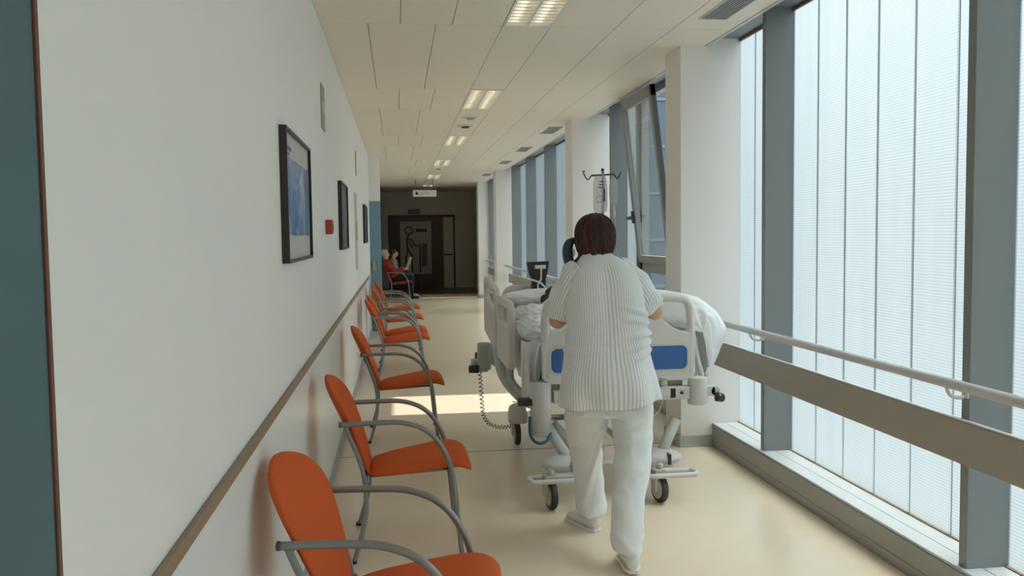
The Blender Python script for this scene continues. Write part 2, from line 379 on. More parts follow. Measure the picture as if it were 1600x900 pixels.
# window-side soffit strip
bm = B(); bx(bm, 2.19, 2.215, YB, YD, ZC-0.004, ZC+0.06); struct('trim_3', bm, 'rail')
bm = B(); bx(bm, 2.215, 2.47, YB, YD, 2.925, 3.0); struct('trim_4', bm, 'mullion')
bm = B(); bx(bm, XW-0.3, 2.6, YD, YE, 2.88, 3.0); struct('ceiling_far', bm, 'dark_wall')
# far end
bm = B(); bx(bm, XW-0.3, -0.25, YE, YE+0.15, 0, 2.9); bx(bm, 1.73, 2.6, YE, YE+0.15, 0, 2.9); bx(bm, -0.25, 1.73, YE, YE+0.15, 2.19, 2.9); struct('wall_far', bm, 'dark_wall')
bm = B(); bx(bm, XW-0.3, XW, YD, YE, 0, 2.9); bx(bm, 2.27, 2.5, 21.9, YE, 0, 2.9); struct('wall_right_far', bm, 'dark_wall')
bm = B(); bx(bm, -0.05, 2.27, YE-0.02, YE, 0, 0.10); struct('baseboard_far', bm, 'black') if False else bm.free()
bm = B(); bx(bm, -0.3, 1.8, YE+0.06, YE+0.15, 0, 2.3); struct('far_door_backing', bm, 'dark_wall')  # backing added behind the far doors so no sky light shows at the gaps
d = empty('door_3'); d['kind'] = 'structure'
bm = B(); bx(bm, -0.25, -0.20, YE-0.03, YE+0.02, 0, 2.19); bx(bm, 1.68, 1.73, YE-0.03, YE+0.02, 0, 2.19); bx(bm, -0.25, 1.73, YE-0.03, YE+0.02, 2.12, 2.19); obj('door_frame', bm, 'black', d)
bm = B(); bx(bm, -0.20, 0.62, YE, YE+0.05, 0, 2.12); obj('door_leaf', bm, 'maroon', d, 0.004)
bm = B(); bx(bm, 0.63, 1.38, YE, YE+0.05, 0, 2.12); obj('door_leaf', bm, 'maroon', d, 0.004)
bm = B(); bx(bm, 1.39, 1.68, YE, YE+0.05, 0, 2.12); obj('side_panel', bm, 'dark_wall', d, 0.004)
bm = B(); cyl(bm, (1.36, YE-0.04, 0.95), (1.36, YE-0.04, 1.3), 0.012, 8); cyl(bm, (1.36, YE, 1.0), (1.36, YE-0.04, 1.0), 0.008, 6); cyl(bm, (1.36, YE, 1.25), (1.36, YE-0.04, 1.25), 0.008, 6); obj('door_handle', bm, 'darkgrey', d)
bm = B(); bx(bm, 1.41, 1.66, YE-0.015, YE, 0.98, 1.02); obj('cross_bar', bm, 'black', d)

# ------------------------------------------------------------------ columns
COLS = [(5.97, 6.32), (9.80, 10.2), (17.5, 17.95), (21.4, 21.8)]
clab = ['broad white column right behind the bed, nearest of the row', 'white column seen behind the nurse and the drip bags', 'narrow looking white column past the three grey mullions', 'farthest white column, at the dark end of the corridor']
for (a, b), lb in zip(COLS, clab):
    t = thing('column', lb, 'column', (2.17, (a+b)/2, 0), 0)
    bm = B(); bx(bm, -0.16, 0.30, a-(a+b)/2, b-(a+b)/2, 0, 2.93); obj('shaft', bm, 'column', t, 0.003)
    bm = B(); bx(bm, -0.172, 0.077, a-0.012-(a+b)/2, b+0.012-(a+b)/2, 0, 0.085); obj('skirting', bm, 'gray_base', t, 0.002)
# ------------------------------------------------------------------ windows (channel glass between mullions)
FINS = [-6.55, -4.6, -2.7, -0.75, 1.22, 3.17, 5.13, 9.03, 11.1, 13.15, 15.1, 17.0, 19.3, 21.3]
def clear_of_cols(a, b):
    segs = [(a, b)]
    for c0, c1 in COLS:
        n = []
        for s0, s1 in segs:
            if c1 <= s0 or c0 >= s1: n.append((s0, s1)); continue
            if c0-s0 > 0.06: n.append((s0, c0))
            if s1-c1 > 0.06: n.append((c1, s1))
        segs = n
    return segs
edges = sorted(FINS)
wn = 0
spans = [(YB, edges[0])]
for a, b in zip(edges, edges[1:]): spans.append((a+0.05, b))
spans.append((edges[-1]+0.05, 21.4))
for (a, b) in spans:
    for (s0, s1) in clear_of_cols(a, b):
        wn += 1
        w = empty('window_%d' % wn); w['kind'] = 'structure'
        if s0 > 5.5 and s1 < 9.5 and s0 < 9.0 and wn:       # the tilt window bay
            TILT = (w, 7.34, 8.42); P0, P1 = 8.44, s1
            bmf = B(); bx(bmf, 2.27, 2.45, 7.05, 7.10, 0.165, 2.925); bx(bmf, 2.38, 2.45, 8.42, 8.44, 0.165, 2.925); obj('mullion', bmf, 'mullion', w, 0.002)
        else: P0, P1 = s0, s1
        if s0 > 5.5 and s1 < 9.5 and s0 < 9.0:
            bmf = B(); bx(bmf, 2.452, 2.458, s0, 7.05, 0.165, 2.925); bx(bmf, 2.452, 2.458, 7.10, 7.34, 0.165, 2.925); obj('side_glass', bmf, 'panel', w)
        # glass: a sheet with shallow flanges every 0.3 m
        bm = B(); n = max(1, round((P1-P0)/0.3)); st = (P1-P0)/n
        prof = []
        for i in range(n):
            y0 = P0+i*st; y1 = y0+st
            prof += [(XG+0.012, y0), (XG, y0+0.008), (XG-0.0, y1-0.008), (XG+0.012, y1)]
        lo = [bm.verts.new((x, y, 0.165)) for x, y in prof]; hi = [bm.verts.new((x, y, 2.925)) for x, y in prof]
        for i in range(len(prof)-1):
            if prof[i] != prof[i+1]: bm.faces.new((lo[i], lo[i+1], hi[i+1], hi[i]))
        obj('channel_glass', bm, 'panel', w)
        bm = B()
        for i in range(1, n): bx(bm, XG+0.004, XG+0.011, P0+i*st-0.0022, P0+i*st+0.0022, 0.17, 2.92)
        if n > 1: obj('glazing_joint', bm, 'joint', w)
        else: bm.free()
        bm = B(); bx(bm, XG-0.012, XG+0.01, P0, P1, 0.165, 0.173); bx(bm, XG-0.012, XG+0.01, P0, P1, 2.905, 2.925); obj('gasket', bm, 'gasket', w)
        if (s1 in FINS):
            bm = B(); bx(bm, 2.27, 2.47, s1, s1+0.05, 0.165, 2.925); obj('mullion', bm, 'mullion', w, 0.002)
# sash of the tilting window
w, ya, yb = TILT
bm = B()
for (a, b, c, e) in ((ya, ya+0.06, 0.165, 2.925), (yb-0.05, yb, 0.165, 2.925), (ya, yb, 2.86, 2.925), (ya, yb, 1.17, 1.28), (ya, yb, 0.165, 0.23)): bx(bm, 2.42, 2.49, a, b, c, e)
obj('frame', bm, 'sash', w, 0.003)
bm = B(); bx(bm, 2.45, 2.456, ya+0.06, yb-0.05, 0.23, 1.17); obj('pane', bm, 'glass', w)
th = math.radians(-6.6); rot = Matrix.Rotation(th, 3, 'Y'); piv = Vector((2.42, 0, 1.27))
def tv(bm):
    for v in bm.verts: v.co = rot @ (v.co-piv)+piv
    return bm
ws = obj('sash', (lambda b: ([bx(b, 2.385, 2.435, p, q, r, s) for (p, q, r, s) in ((ya+0.03, ya+0.10, 1.27, 2.86), (yb-0.11, yb-0.03, 1.27, 2.86), (ya+0.03, yb-0.03, 2.76, 2.86), (ya+0.03, yb-0.03, 1.27, 1.34))], tv(b))[1])(B()), 'sash', w, 0.004)
bm = B(); bx(bm, 2.41, 2.416, ya+0.10, yb-0.11, 1.34, 2.76); obj('pane', tv(bm), 'glass', ws)
bm = B(); bx(bm, 2.36, 2.385, yb-0.08, yb-0.05, 1.66, 1.78); bx(bm, 2.33, 2.36, yb-0.072, yb-0.058, 1.70, 1.735); bx(bm, 2.325, 2.343, yb-0.075, yb+0.02, 1.70, 1.73); obj('handle', tv(bm), 'darkgrey', ws, 0.004)
# sill curb
bm = B(); a0 = YB
for (a, b) in ((YB, 5.97), (6.32, 9.80), (10.2, 17.5), (17.95, 21.4)):
    bx(bm, 2.245, 2.6, a, b, 0.0, 0.155); bx(bm, 2.243, 2.6, a, b, 0.158, 0.166)
    bx(bm, 2.241, 2.246, a, b, 0.0, 0.055)
struct('trim_5', bm, 'sill', 0.002)
bm = B()
for (a, b) in ((YB, 5.97), (6.32, 9.80), (10.2, 17.5), (17.95, 21.4)):
    bx(bm, 2.25, 2.34, a+.002, b-.002, 0.166, 0.1685); bx(bm, 2.344, 2.437, a+.002, b-.002, 0.166, 0.1685)
struct('trim_6', bm, 'silltop')
bm = B(); bx(bm, 2.5, 2.6, YB, YE, -0.2, 0.165); struct('wall_right', bm, 'mullion')

# ------------------------------------------------------------------ handrails and guard boards
runs = [(YB+0.1, 5.96, 'long pale handrail on curved brackets in front of the nearest window bay', 'wide grey brown guard board under the nearest handrail'),
        (6.33, 9.78, 'handrail in front of the tilted open window, behind the bed', 'guard board below the tilted open window, behind the bed'),
        (10.22, 17.45, 'handrail between the second and third white columns', 'tan guard board between the second and third white columns'),
        (17.97, 21.38, 'short distant handrail between the two farthest columns', 'short distant guard board between the two farthest columns')]
def bracket(y):
    bm = B(); tube(bm, [(2.275, y, 0.885), (2.245, y, 0.872), (2.205, y, 0.880), (2.185, y, 0.905), (2.183, y, 0.925)], 0.008, 8, 5)
    bx(bm, 2.262, 2.272, y-0.018, y+0.018, 0.87, 0.925); return bm
for a, b, l1, l2 in runs:
    t = thing('handrail', l1, 'handrail', (2.2, (a+b)/2, 0), 0)
    inv = Vector((2.2, (a+b)/2, 0))
    def loc(bm):
        for v in bm.verts: v.co -= inv
        return bm
    bm = B(); cyl(bm, (2.183, a, 0.935), (2.183, b, 0.935), 0.0215, 16); obj('rail', loc(bm), 'rail', t)
    for f in FINS+[7.05]:
        if a+0.1 < f < b-0.1: obj('bracket', loc(bracket(f+0.02)), 'rail', t)
    t2 = thing('guard_board', l2, 'guard board', (2.25, (a+b)/2, 0))
    bm = B(); bx(bm, -0.005, 0.018, a-(a+b)/2, b-(a+b)/2, 0.600, 0.775); obj('board', bm, 'board', t2, 0.004)
    bm = B(); bx(bm, -0.003, 0.016, a-(a+b)/2, b-(a+b)/2, 0.776, 0.783); obj('top_edge', bm, 'rail', t2, 0.002)

# ------------------------------------------------------------------ outside building seen through the open window
t = thing('neighbouring_building', 'blue grey building wing outside, seen through the tilted open window', 'building', (14.2, 38, 0))
bm = B(); bx(bm, -4.2, 12, 0, 8, -6, 16); obj('facade', bm, 'facade', t)
bm = B(); bx(bm, -4.8, -3.75, -0.5, 0.5, -6, 16); obj('corner_pier', bm, 'cream', t)
bm = B(); bx(bm, -3.75, -3.1, -0.35, 0.3, -6, 16); obj('grey_pier', bm, 'facade2', t)
for k in range(9):
    bm = B(); bx(bm, -3.1, 12, -0.06, 0.05, -3+k*2.1, -2.88+k*2.1); obj('ledge', bm, 'fline', t)

# ------------------------------------------------------------------ ceiling lights, vents, detectors
def ceiling_light():
    t = empty('ceiling_light'); w = 0.31; L = 1.24
    bm = B(); bx(bm, 0, 0.014, 0, L, -0.004, 0.01); bx(bm, w-0.014, w, 0, L, -0.004, 0.01); bx(bm, 0.014, w-0.014, 0, 0.012, -0.004, 0.01); bx(bm, 0.014, w-0.014, L-0.012, L, -0.004, 0.01)
    bx(bm, w/2-0.008, w/2+0.008, 0.012, L-0.012, 0.0, 0.01)
    obj('frame', bm, 'white', t, 0.001)
    bm = B(); bx(bm, 0, w, 0, L, 0.085, 0.09); bx(bm, 0, 0.003, 0, L, 0, 0.085); bx(bm, w-0.003, w, 0, L, 0, 0.085); bx(bm, 0, w, 0, 0.003, 0, 0.085); bx(bm, 0, w, L-0.003, L, 0, 0.085)
    obj('housing', bm, 'white', t)
    bm = B()
    for i in range(1, 17):
        y = i*L/17
        for s in (0, 1):
            x0 = 0.014+s*(w/2-0.006); x1 = x0+w/2-0.022
            pts = [(y-0.011, 0.002), (y+0.011, 0.002), (y+0.004, 0.045), (y-0.004, 0.045)]
            prism(bm, pts, 0, x0, x1)
    obj('louvre', bm, 'louvre', t)
    for s in (0, 1):
        bm = B(); cyl(bm, (w*(0.25+0.5*s), 0.03, 0.062), (w*(0.25+0.5*s), L-0.03, 0.062), 0.013, 10); obj('tube', bm, 'tubewhite', t)
    return t
proto = None
ll = {0: 'louvred ceiling light nearest the viewer, cut by the top of the picture', 1: 'second louvred ceiling light, ahead of the two small ceiling detectors', 2: 'third ceiling light, just beyond the two small detectors',
      3: 'fourth ceiling light along the corridor, before the far detector', 4: 'fifth ceiling light, just past the far detector', 5: 'farthest ceiling light, above the hanging sign'}
i = 0
for y in LIGHTS:
    if y < 3 or y > 23: 
        if y < 3:
            bm = B(); bx(bm, 0.69, 1.0, y, y+1.25, ZC, ZC+0.02); bx(bm, 0.69, 1.0, y, y+1.25, ZC+0.028, ZC+0.032); struct('ceiling_panel', bm, 'tile')
        continue
    if proto is None: proto = ceiling_light(); o = proto
    else: o = copy_tree(proto)
    o.location = (0.69, y+0.005, ZC); tag(o, ll[i], 'ceiling light', 'louvred lights along the ceiling'); i += 1
def ceiling_vent(L=0.72):
    t = empty('ceiling_vent')
    bm = B(); bx(bm, 0, 0.012, 0, L, -0.006, 0); bx(bm, 0.168, 0.18, 0, L, -0.006, 0); bx(bm, 0, 0.18, 0, 0.012, -0.006, 0); bx(bm, 0, 0.18, L-0.012, L, -0.006, 0); obj('frame', bm, 'rail', t)
    bm = B(); bx(bm, 0.012, 0.168, 0.012, L-0.012, -0.001, 0.0); obj('backing', bm, 'black', t)
    bm = B()
    for k in range(8): x = 0.022+k*0.0185; bx(bm, x, x+0.008, 0.012, L-0.012, -0.005, -0.001)
    obj('slats', bm, 'gray_base', t); return t
pv = None
for y, lb in ((4.50, 'large dark slotted vent nearest the viewer, at the top of the picture'), (10.5, 'slotted ceiling vent just past the column behind the nurse'), (12.9, 'second small ceiling vent beyond that column'), (15.25, 'third small ceiling vent, in front of the far column pair'), (18.4, 'farthest small ceiling vent, by the last column')):
    if pv is None: pv = ceiling_vent(); o = pv
    else: o = copy_tree(pv)
    o.location = (1.875, y, ZC); tag(o, lb, 'vent', 'slotted vents along the window side of the ceiling')
for y, lb, big in ((9.70, 'small brown ringed ceiling detector nearest the second light', 0), (10.45, 'round pale ceiling speaker with a dark centre between the lights', 1), (16.95, 'small distant ceiling detector between the fourth and fifth lights', 0)):
    t = thing('ceiling_detector', lb, 'detector', (0.845, y, ZC))
    bm = B(); cyl(bm, (0, 0, 0), (0, 0, -0.012), 0.10 if big else 0.085, 24); obj('base', bm, 'white' if big else 'tile', t)
    bm = B(); cyl(bm, (0, 0, -0.012), (0, 0, -0.03), 0.055, 20, 0.035); obj('sensor', bm, 'darkgrey' if big else 'tan', t)

# ------------------------------------------------------------------ left wall fittings
def picture(y0, y1, z0, z1, lb, pm, mw, group='framed pictures on the left wall'):
    t = thing('framed_picture', lb, 'picture', (XW, (y0+y1)/2, (z0+z1)/2), 0, group)
    h = (z1-z0)/2; w = (y1-y0)/2; bm = B(); f = 0.013
    for (a, b, c, e) in ((-w, -w+f, -h, h), (w-f, w, -h, h), (-w+f, w-f, -h, -h+f), (-w+f, w-f, h-f, h)): bx(bm, 0, 0.03, a, b, c, e)
    obj('frame', bm, 'frameblack', t, 0.002)
    bm = B(); bx(bm, 0.004, 0.016, -w+f, w-f, -h+f, h-f); obj('mat_board', bm, 'greypaper' if mw > 0.05 else 'frameblack', t)
    bm = B(); bx(bm, 0.016, 0.018, -w+mw, w-mw*0.55, -h+mw*1.0, h-mw*1.0); obj('print', bm, pm, t)
    return t
p1 = picture(3.42, 4.36, 1.452, 1.985, 'large black framed blue print, nearest picture on the left wall', 'pic1', 0.11)
bm = B(); bx(bm, 0.016, 0.0165, -0.36, -0.22, 0.185, 0.20); bx(bm, 0.016, 0.0165, -0.36, -0.28, 0.165, 0.175); obj('caption', bm, 'darkgrey', p1)
picture(6.75, 7.62, 1.455, 1.985, 'dark framed print just beyond the red alarm box', 'pic2', 0.05)
picture(11.6, 12.6, 1.47, 1.985, 'farthest dark framed picture, nearest the blue door', 'pic2', 0.05)
t = thing('alarm_box', 'small red fire alarm box on the left wall between two pictures', 'alarm', (XW, 5.56, 1.617))
bm = B(); bx(bm, 0, 0.042, -0.055, 0.055, -0.045, 0.045); obj('housing', bm, 'red', t, 0.006)
bm = B(); bx(bm, 0.042, 0.045, -0.03, 0.03, -0.025, 0.025); obj('push_plate', bm, 'darkgrey', t, 0.001)
for (a, b, z0, z1, lb, m, nm) in ((5.38, 5.62, 2.215, 2.487, 'tan plate high on the wall above the red alarm box', 'tan', 'wall_plate'), (9.75, 9.95, 2.24, 2.508, 'small distant tan plate high on the wall', 'tan', 'wall_plate'), (9.37, 9.84, 1.2, 2.03, 'tall pale grey notice on the wall between two dark pictures', 'greypaper', 'wall_notice')):
    t = thing(nm, lb, 'plate' if nm == 'wall_plate' else 'notice', (XW, (a+b)/2, (z0+z1)/2))
    bm = B(); bx(bm, 0, 0.006, -(b-a)/2, (b-a)/2, -(z1-z0)/2, (z1-z0)/2); obj('sheet', bm, m, t, 0.001)
    bm = B(); bx(bm, 0.006, 0.008, -(b-a)/2+0.03, (b-a)/2-0.03, -(z1-z0)*0.12, (z1-z0)*0.12); obj('printed_block', bm, 'tan' if nm == 'wall_notice' else 'greypaper', t)
t = thing('light_switch', 'small pale switch on the far left wall beside the seated people', 'switch', (XW, 19.6, 1.35))
bm = B(); bx(bm, 0, 0.012, -0.1, 0.1, -0.1, 0.1); obj('plate', bm, 'white', t, 0.003); bm = B(); bx(bm, 0.012, 0.02, -0.03, 0.03, -0.04, 0.04); obj('rocker', bm, 'white', t, 0.002)

# ------------------------------------------------------------------ hanging sign, door number, poster
t = thing('hanging_sign', 'white sign hanging from the dark ceiling at the far end', 'sign', (0.66, 20.2, 2.545))
bm = B(); bx(bm, -0.27, 0.27, -0.015, 0.015, -0.075, 0.075); obj('board', bm, 'white', t, 0.003)
bm = B(); bx(bm, -0.28, 0.28, -0.02, 0.02, 0.075, 0.11); obj('top_channel', bm, 'darkgrey', t, 0.002)
bm = B(); cyl(bm, (-0.2, 0, 0.11), (-0.2, 0, ZC-2.545), 0.006, 6); obj('hanger', bm, 'darkgrey', t)
bm = B(); cyl(bm, (0.2, 0, 0.11), (0.2, 0, ZC-2.545), 0.006, 6); obj('hanger', bm, 'darkgrey', t)
bm = B(); cyl(bm, (-0.18, -0.015, 0), (-0.18, -0.018, 0), 0.035, 16); obj('symbol', bm, 'darkgrey', t)
bm = B()
for k in range(5): bx(bm, -0.09+k*0.045, -0.06+k*0.045, -0.018, -0.015, -0.02, 0.02)
obj('lettering', bm, 'greypaper', t)
t = thing('door_number_sign', 'dark sign with pale characters above the far double door', 'sign', (0.52, YE-0.02, 2.29))
bm = B(); bx(bm, -0.17, 0.17, -0.012, 0.012, -0.07, 0.07); obj('plate', bm, 'black', t, 0.002)
bm = B()
for k in range(5):
    x = -0.13+k*0.057
    bx(bm, x, x+0.008, -0.015, -0.012, -0.04, 0.04); bx(bm, x+0.028, x+0.036, -0.015, -0.012, -0.04, 0.04); bx(bm, x+0.008, x+0.028, -0.015, -0.012, 0.03*(-1)**k-0.004, 0.03*(-1)**k+0.004)
obj('lettering', bm, 'greypaper', t)
t = thing('door_poster', 'large poster on the far door with a line figure pushing a dark trolley', 'poster', (0.56, YE-0.004, 1.28))
bm = B(); bx(bm, -0.46, 0.46, -0.006, 0, -0.85, 0.72); obj('sheet', bm, 'poster', t)
bm = B()
def L2(p, q, w=0.02):
    p = Vector((p[0], -0.010, p[1])); q = Vector((q[0], -0.010, q[1])); cyl(bm, p, q, w, 6)
ring = [(-0.2+0.11*math.cos(a), -0.010, 0.45+0.11*math.sin(a)) for a in [2*PI*k/20 for k in range(21)]]
tube(bm, ring, 0.02, 6, 1)
for p, q in (((-0.2, 0.33), (-0.27, 0.2)), ((-0.27, 0.2), (-0.12, 0.18)), ((-0.12, 0.18), (-0.02, -0.02)), ((-0.02, -0.02), (0.15, 0.03)), ((-0.27, 0.2), (-0.24, -0.1)), ((-0.24, -0.1), (-0.3, -0.4)), ((-0.24, -0.1), (-0.1, -0.35)), ((0.12, -0.02), (0.12, -0.8)), ((-0.3, -0.4), (-0.3, -0.8)), ((-0.12, -0.35), (-0.12, -0.8)), ((-0.2, 0.1), (-0.08, -0.08))): L2(p, q)
obj('line_figure', bm, 'black', t)
bm = B(); bx(bm, 0.0, 0.34, -0.010, -0.006, 0.40, 0.50); obj('title_bar', bm, 'black', t)
bm = B(); bx(bm, 0.17, 0.33, -0.012, -0.006, -0.62, 0.06); obj('trolley_shape', bm, 'maroon', t)

# ------------------------------------------------------------------ chairs
def sring(c, u, w, a, b, n=20, e=2.6):
    out = []
    for k in range(n):
        t = 2*PI*k/n; ct, st = math.cos(t), math.sin(t)
        out.append(Vector(c)+Vector(u)*(a*math.copysign(abs(ct)**(2/e), ct))+Vector(w)*(b*math.copysign(abs(st)**(2/e), st)))
    return out
def make_chair(fab):
    t = empty('armchair')
    # seat: rings along x
    rings = []
    prof = [(-0.168, .380, .12, .012), (-0.155, .389, .145, .026), (-0.10, .400, .178, .034), (0.0, .413, .205, .037), (0.1, .427, .222, .037), (0.18, .440, .232, .036), (0.24, .446, .236, .035), (0.285, .442, .235, .033), (0.315, .430, .230, .030), (0.335, .415, .222, .022), (0.345, .405, .21, .008)]
    for x, z, hw, ht in prof: rings.append(sring((x, 0, z), (0, 1, 0), (0, 0, 1), hw, ht, 22))
    bm = B(); loft(bm, rings); obj('seat', bm, fab, t, sub=1)
    # back: rings along the leaning line
    rings = []; N = 18
    for i in range(N+1):
        v = i/N
        x = -0.162-0.208*v**1.15; z = 0.37+0.495*v
        w = 0.125+0.133*math.sin(min(1, v/0.78)*PI/2)**1.1
        if v > 0.66: w *= max(0.0, 1-((v-0.66)/0.343)**2.5)**0.5
        th = 0.022*math.sqrt(max(0.02, 1-abs(2*v-1)**6))
        c = Vector((x, 0, z)); r = sring((0, 0, 0), (0, 1, 0), Vector((0.9, 0, 0.42)), max(w, 0.02), th, 22)
        rings.append([Vector((p.x+c.x+0.6*p.y*p.y, p.y, p.z+c.z)) for p in r])
    bm = B(); loft(bm, rings); obj('backrest', bm, fab, t, sub=1)
    for s in (-1, 1):
        bm = B(); y = s*0.272
        tube(bm, [(-0.282, y*1.0, 0.668), (-0.2, y, 0.670), (-0.08, y, 0.671), (0.0, y, 0.668), (0.07, y, 0.650), (0.12, y, 0.624), (0.165, y, 0.583), (0.205, y, 0.52), (0.235, y, 0.44), (0.252, y, 0.33), (0.266, y, 0.17), (0.282, y*1.0, 0.004)], 0.0125, 12, 5)
        obj('armrest_leg', bm, 'tube', t)
        bm = B(); tube(bm, [(-0.262, y*0.98, 0.666), (-0.245, y*0.93, 0.61), (-0.205, y*0.86, 0.50), (-0.180, y*0.84, 0.40), (-0.172, y*0.84, 0.30), (-0.178, y*0.88, 0.20), (-0.215, y*0.98, 0.06), (-0.235, y*1.02, 0.004)], 0.0115, 12, 5)
        obj('rear_leg', bm, 'tube', t)
        bm = B(); cyl(bm, (-0.280, y, 0.668), (-0.289, y, 0.668), 0.014, 12); obj('end_cap', bm, 'darkgrey', t)
        bm = B(); cyl(bm, (0.283, y, 0.0), (0.281, y, 0.014), 0.016, 12); obj('foot_cap', bm, 'black', t)
        bm = B(); cyl(bm, (-0.236, y*1.02, 0.0), (-0.234, y*1.02, 0.014), 0.015, 12); obj('foot_cap', bm, 'black', t)
    bm = B(); cyl(bm, (-0.165, -0.23, 0.375), (-0.165, 0.23, 0.375), 0.011, 10); cyl(bm, (0.235, -0.27, 0.395), (0.235, 0.27, 0.395), 0.011, 10)
    cyl(bm, (-0.165, -0.12, 0.375), (0.235, -0.12, 0.395), 0.009, 8); cyl(bm, (-0.165, 0.12, 0.375), (0.235, 0.12, 0.395), 0.009, 8); obj('under_frame', bm, 'tube', t)
    for s in (-1, 1):
        bm = B(); tube(bm, [(-0.165, s*0.11, 0.375), (-0.19, s*0.11, 0.45), (-0.27, s*0.11, 0.62)], 0.009, 8, 4); tube(bm, [(-0.255, s*0.255, 0.64), (-0.262, s*0.2, 0.64), (-0.27, s*0.11, 0.62)], 0.008, 8, 4)
        obj('back_bracket', bm, 'black', t)
    return t
CH = [(2.73, -8, 'orange upholstered armchair nearest the viewer, cut by the bottom of the picture'), (4.37, 0, 'second orange armchair from the viewer, beside the sunlit patch of floor'), (6.80, 0, 'third orange armchair from the viewer, standing alone in mid row'),
      (9.72, 0, 'fourth orange armchair, nearer one of the close pair'), (10.42, 0, 'fifth orange armchair, farther one of the close pair'), (12.1, 0, 'sixth orange armchair, second from last in the row'), (13.85, 0, 'last orange armchair in the row, beside the blue door')]
ch = None
for y, rz, lb in CH:
    if ch is None: ch = make_chair('orange'); o = ch
    else: o = copy_tree(ch)
    o.location = (-0.036 if rz else 0.0, y, 0); o.rotation_euler = (0, 0, math.radians(rz)); tag(o, lb, 'chair', 'orange armchairs along the left wall')
rc = make_chair('redup')
for y, lb in ((21.75, 'dark red armchair under the person in the red jacket'), (22.5, 'dark red armchair under the person reading a paper')):
    o = rc if y < 22 else copy_tree(rc)
    o.location = (0.02, y, 0); tag(o, lb, 'chair', 'dark armchairs at the far end')

# ================================================================== hospital bed (local origin at foot, centre x 1.29, y 4.95)
BX, BY = 1.287, 4.95
bed = thing('hospital_bed', 'hospital bed on castors with grey plastic footboard and blue inset', 'bed', (BX, BY, 0))
def rrect(x0, x1, z0, z1, r, n=6, rb=None):
    rb = rb or r; out = []
    for cx, cz, a0, rr in ((x1-r, z1-r, 0, r), (x0+r, z1-r, 90, r), (x0+rb, z0+rb, 180, rb), (x1-rb, z0+rb, 270, rb)):
        for k in range(n+1):
            a = math.radians(a0+90*k/n); out.append((cx+rr*math.cos(a), cz+rr*math.sin(a)))
    return out
# footboard outer loop
bm = B()
outl = rrect(-0.44, 0.44, 0.715, 1.155, 0.09, 6)
# body panel with domed top edge
pts = [(-0.462, 0.72), (-0.452, 0.695), (-0.41, 0.675), (0.41, 0.675), (0.452, 0.695), (0.462, 0.72), (0.464, 0.86), (0.465, 0.965)]
for k in range(29):
    u = 1-2*k/28; e_ = max(0, (abs(u)-0.60)/0.40); pts.append((0.42*u, 0.965+0.085*(1-e_)**1.9))
pts += [(-0.465, 0.965), (-0.464, 0.86)]
prism(bm, pts, 1, -0.024, 0.022); fb = obj('footboard', bm, 'plate', bed, 0.010, seg=3)
bm = B()
lp = [(-0.435, 0, 0.72), (-0.438, 0, 0.85), (-0.440, 0, 1.0), (-0.437, 0, 1.09), (-0.415, 0, 1.145), (-0.36, 0, 1.165), (-0.2, 0, 1.17), (0, 0, 1.172), (0.2, 0, 1.17), (0.36, 0, 1.165), (0.415, 0, 1.145), (0.437, 0, 1.09), (0.440, 0, 1.0), (0.438, 0, 0.85), (0.435, 0, 0.72)]
tube(bm, lp, 0.026, 14, 4); obj('handle_loop', bm, 'plate', fb)
bm = B(); prism(bm, rrect(-0.41, 0.41, 0.745, 0.885, 0.035), 1, -0.031, -0.025); obj('blue_inset', bm, 'blue', fb, 0.002)
bm = B(); prism(bm, rrect(-0.425, 0.425, 0.73, 0.90, 0.045), 1, -0.028, -0.024); obj('inset_rim', bm, 'railpl', fb, 0.001)
# head board
bm = B(); prism(bm, rrect(-0.44, 0.44, 0.72, 1.14, 0.1), 1, 2.10, 2.135); obj('headboard', bm, 'plate', bed, 0.01)
# main frame
bm = B()
for s in (-1, 1): bx(bm, s*0.40-0.02, s*0.40+0.02, 0.02, 2.1, 0.56, 0.63)
bx(bm, -0.40, 0.40, 2.05, 2.1, 0.56, 0.63); bx(bm, -0.40, 0.40, 0.9, 0.94, 0.56, 0.62)
obj('frame', bm, 'bedmetal', bed, 0.006)
bm = B(); bx(bm, -0.40, 0.42, -0.045, 0.01, 0.565, 0.64); bx(bm, -0.33, 0.34, -0.052, -0.045, 0.585, 0.625); obj('foot_crossbar', bm, 'bedmetal', bed, 0.006)
bm = B(); bx(bm, 0.30, 0.33, -0.054, -0.045, 0.578, 0.632); cyl(bm, (0.37, -0.050, 0.605), (0.37, -0.044, 0.605), 0.010, 12); cyl(bm, (-0.36, -0.050, 0.605), (-0.36, -0.044, 0.605), 0.010, 12); obj('crossbar_bolts', bm, 'black', bed)
for s in (-1, 1):
    bm = B(); cyl(bm, (s*0.27, -0.01, 0.63), (s*0.27, -0.01, 0.69), 0.022, 14); cyl(bm, (s*0.27, -0.01, 0.685), (s*0.27, -0.01, 0.70), 0.035, 14); obj('board_post', bm, 'bedmetal', bed)
bm = B(); bx(bm, -0.36, 0.40, 0.03, 0.09, 0.64, 0.672); obj('upper_bar', bm, 'hub', bed, 0.006)
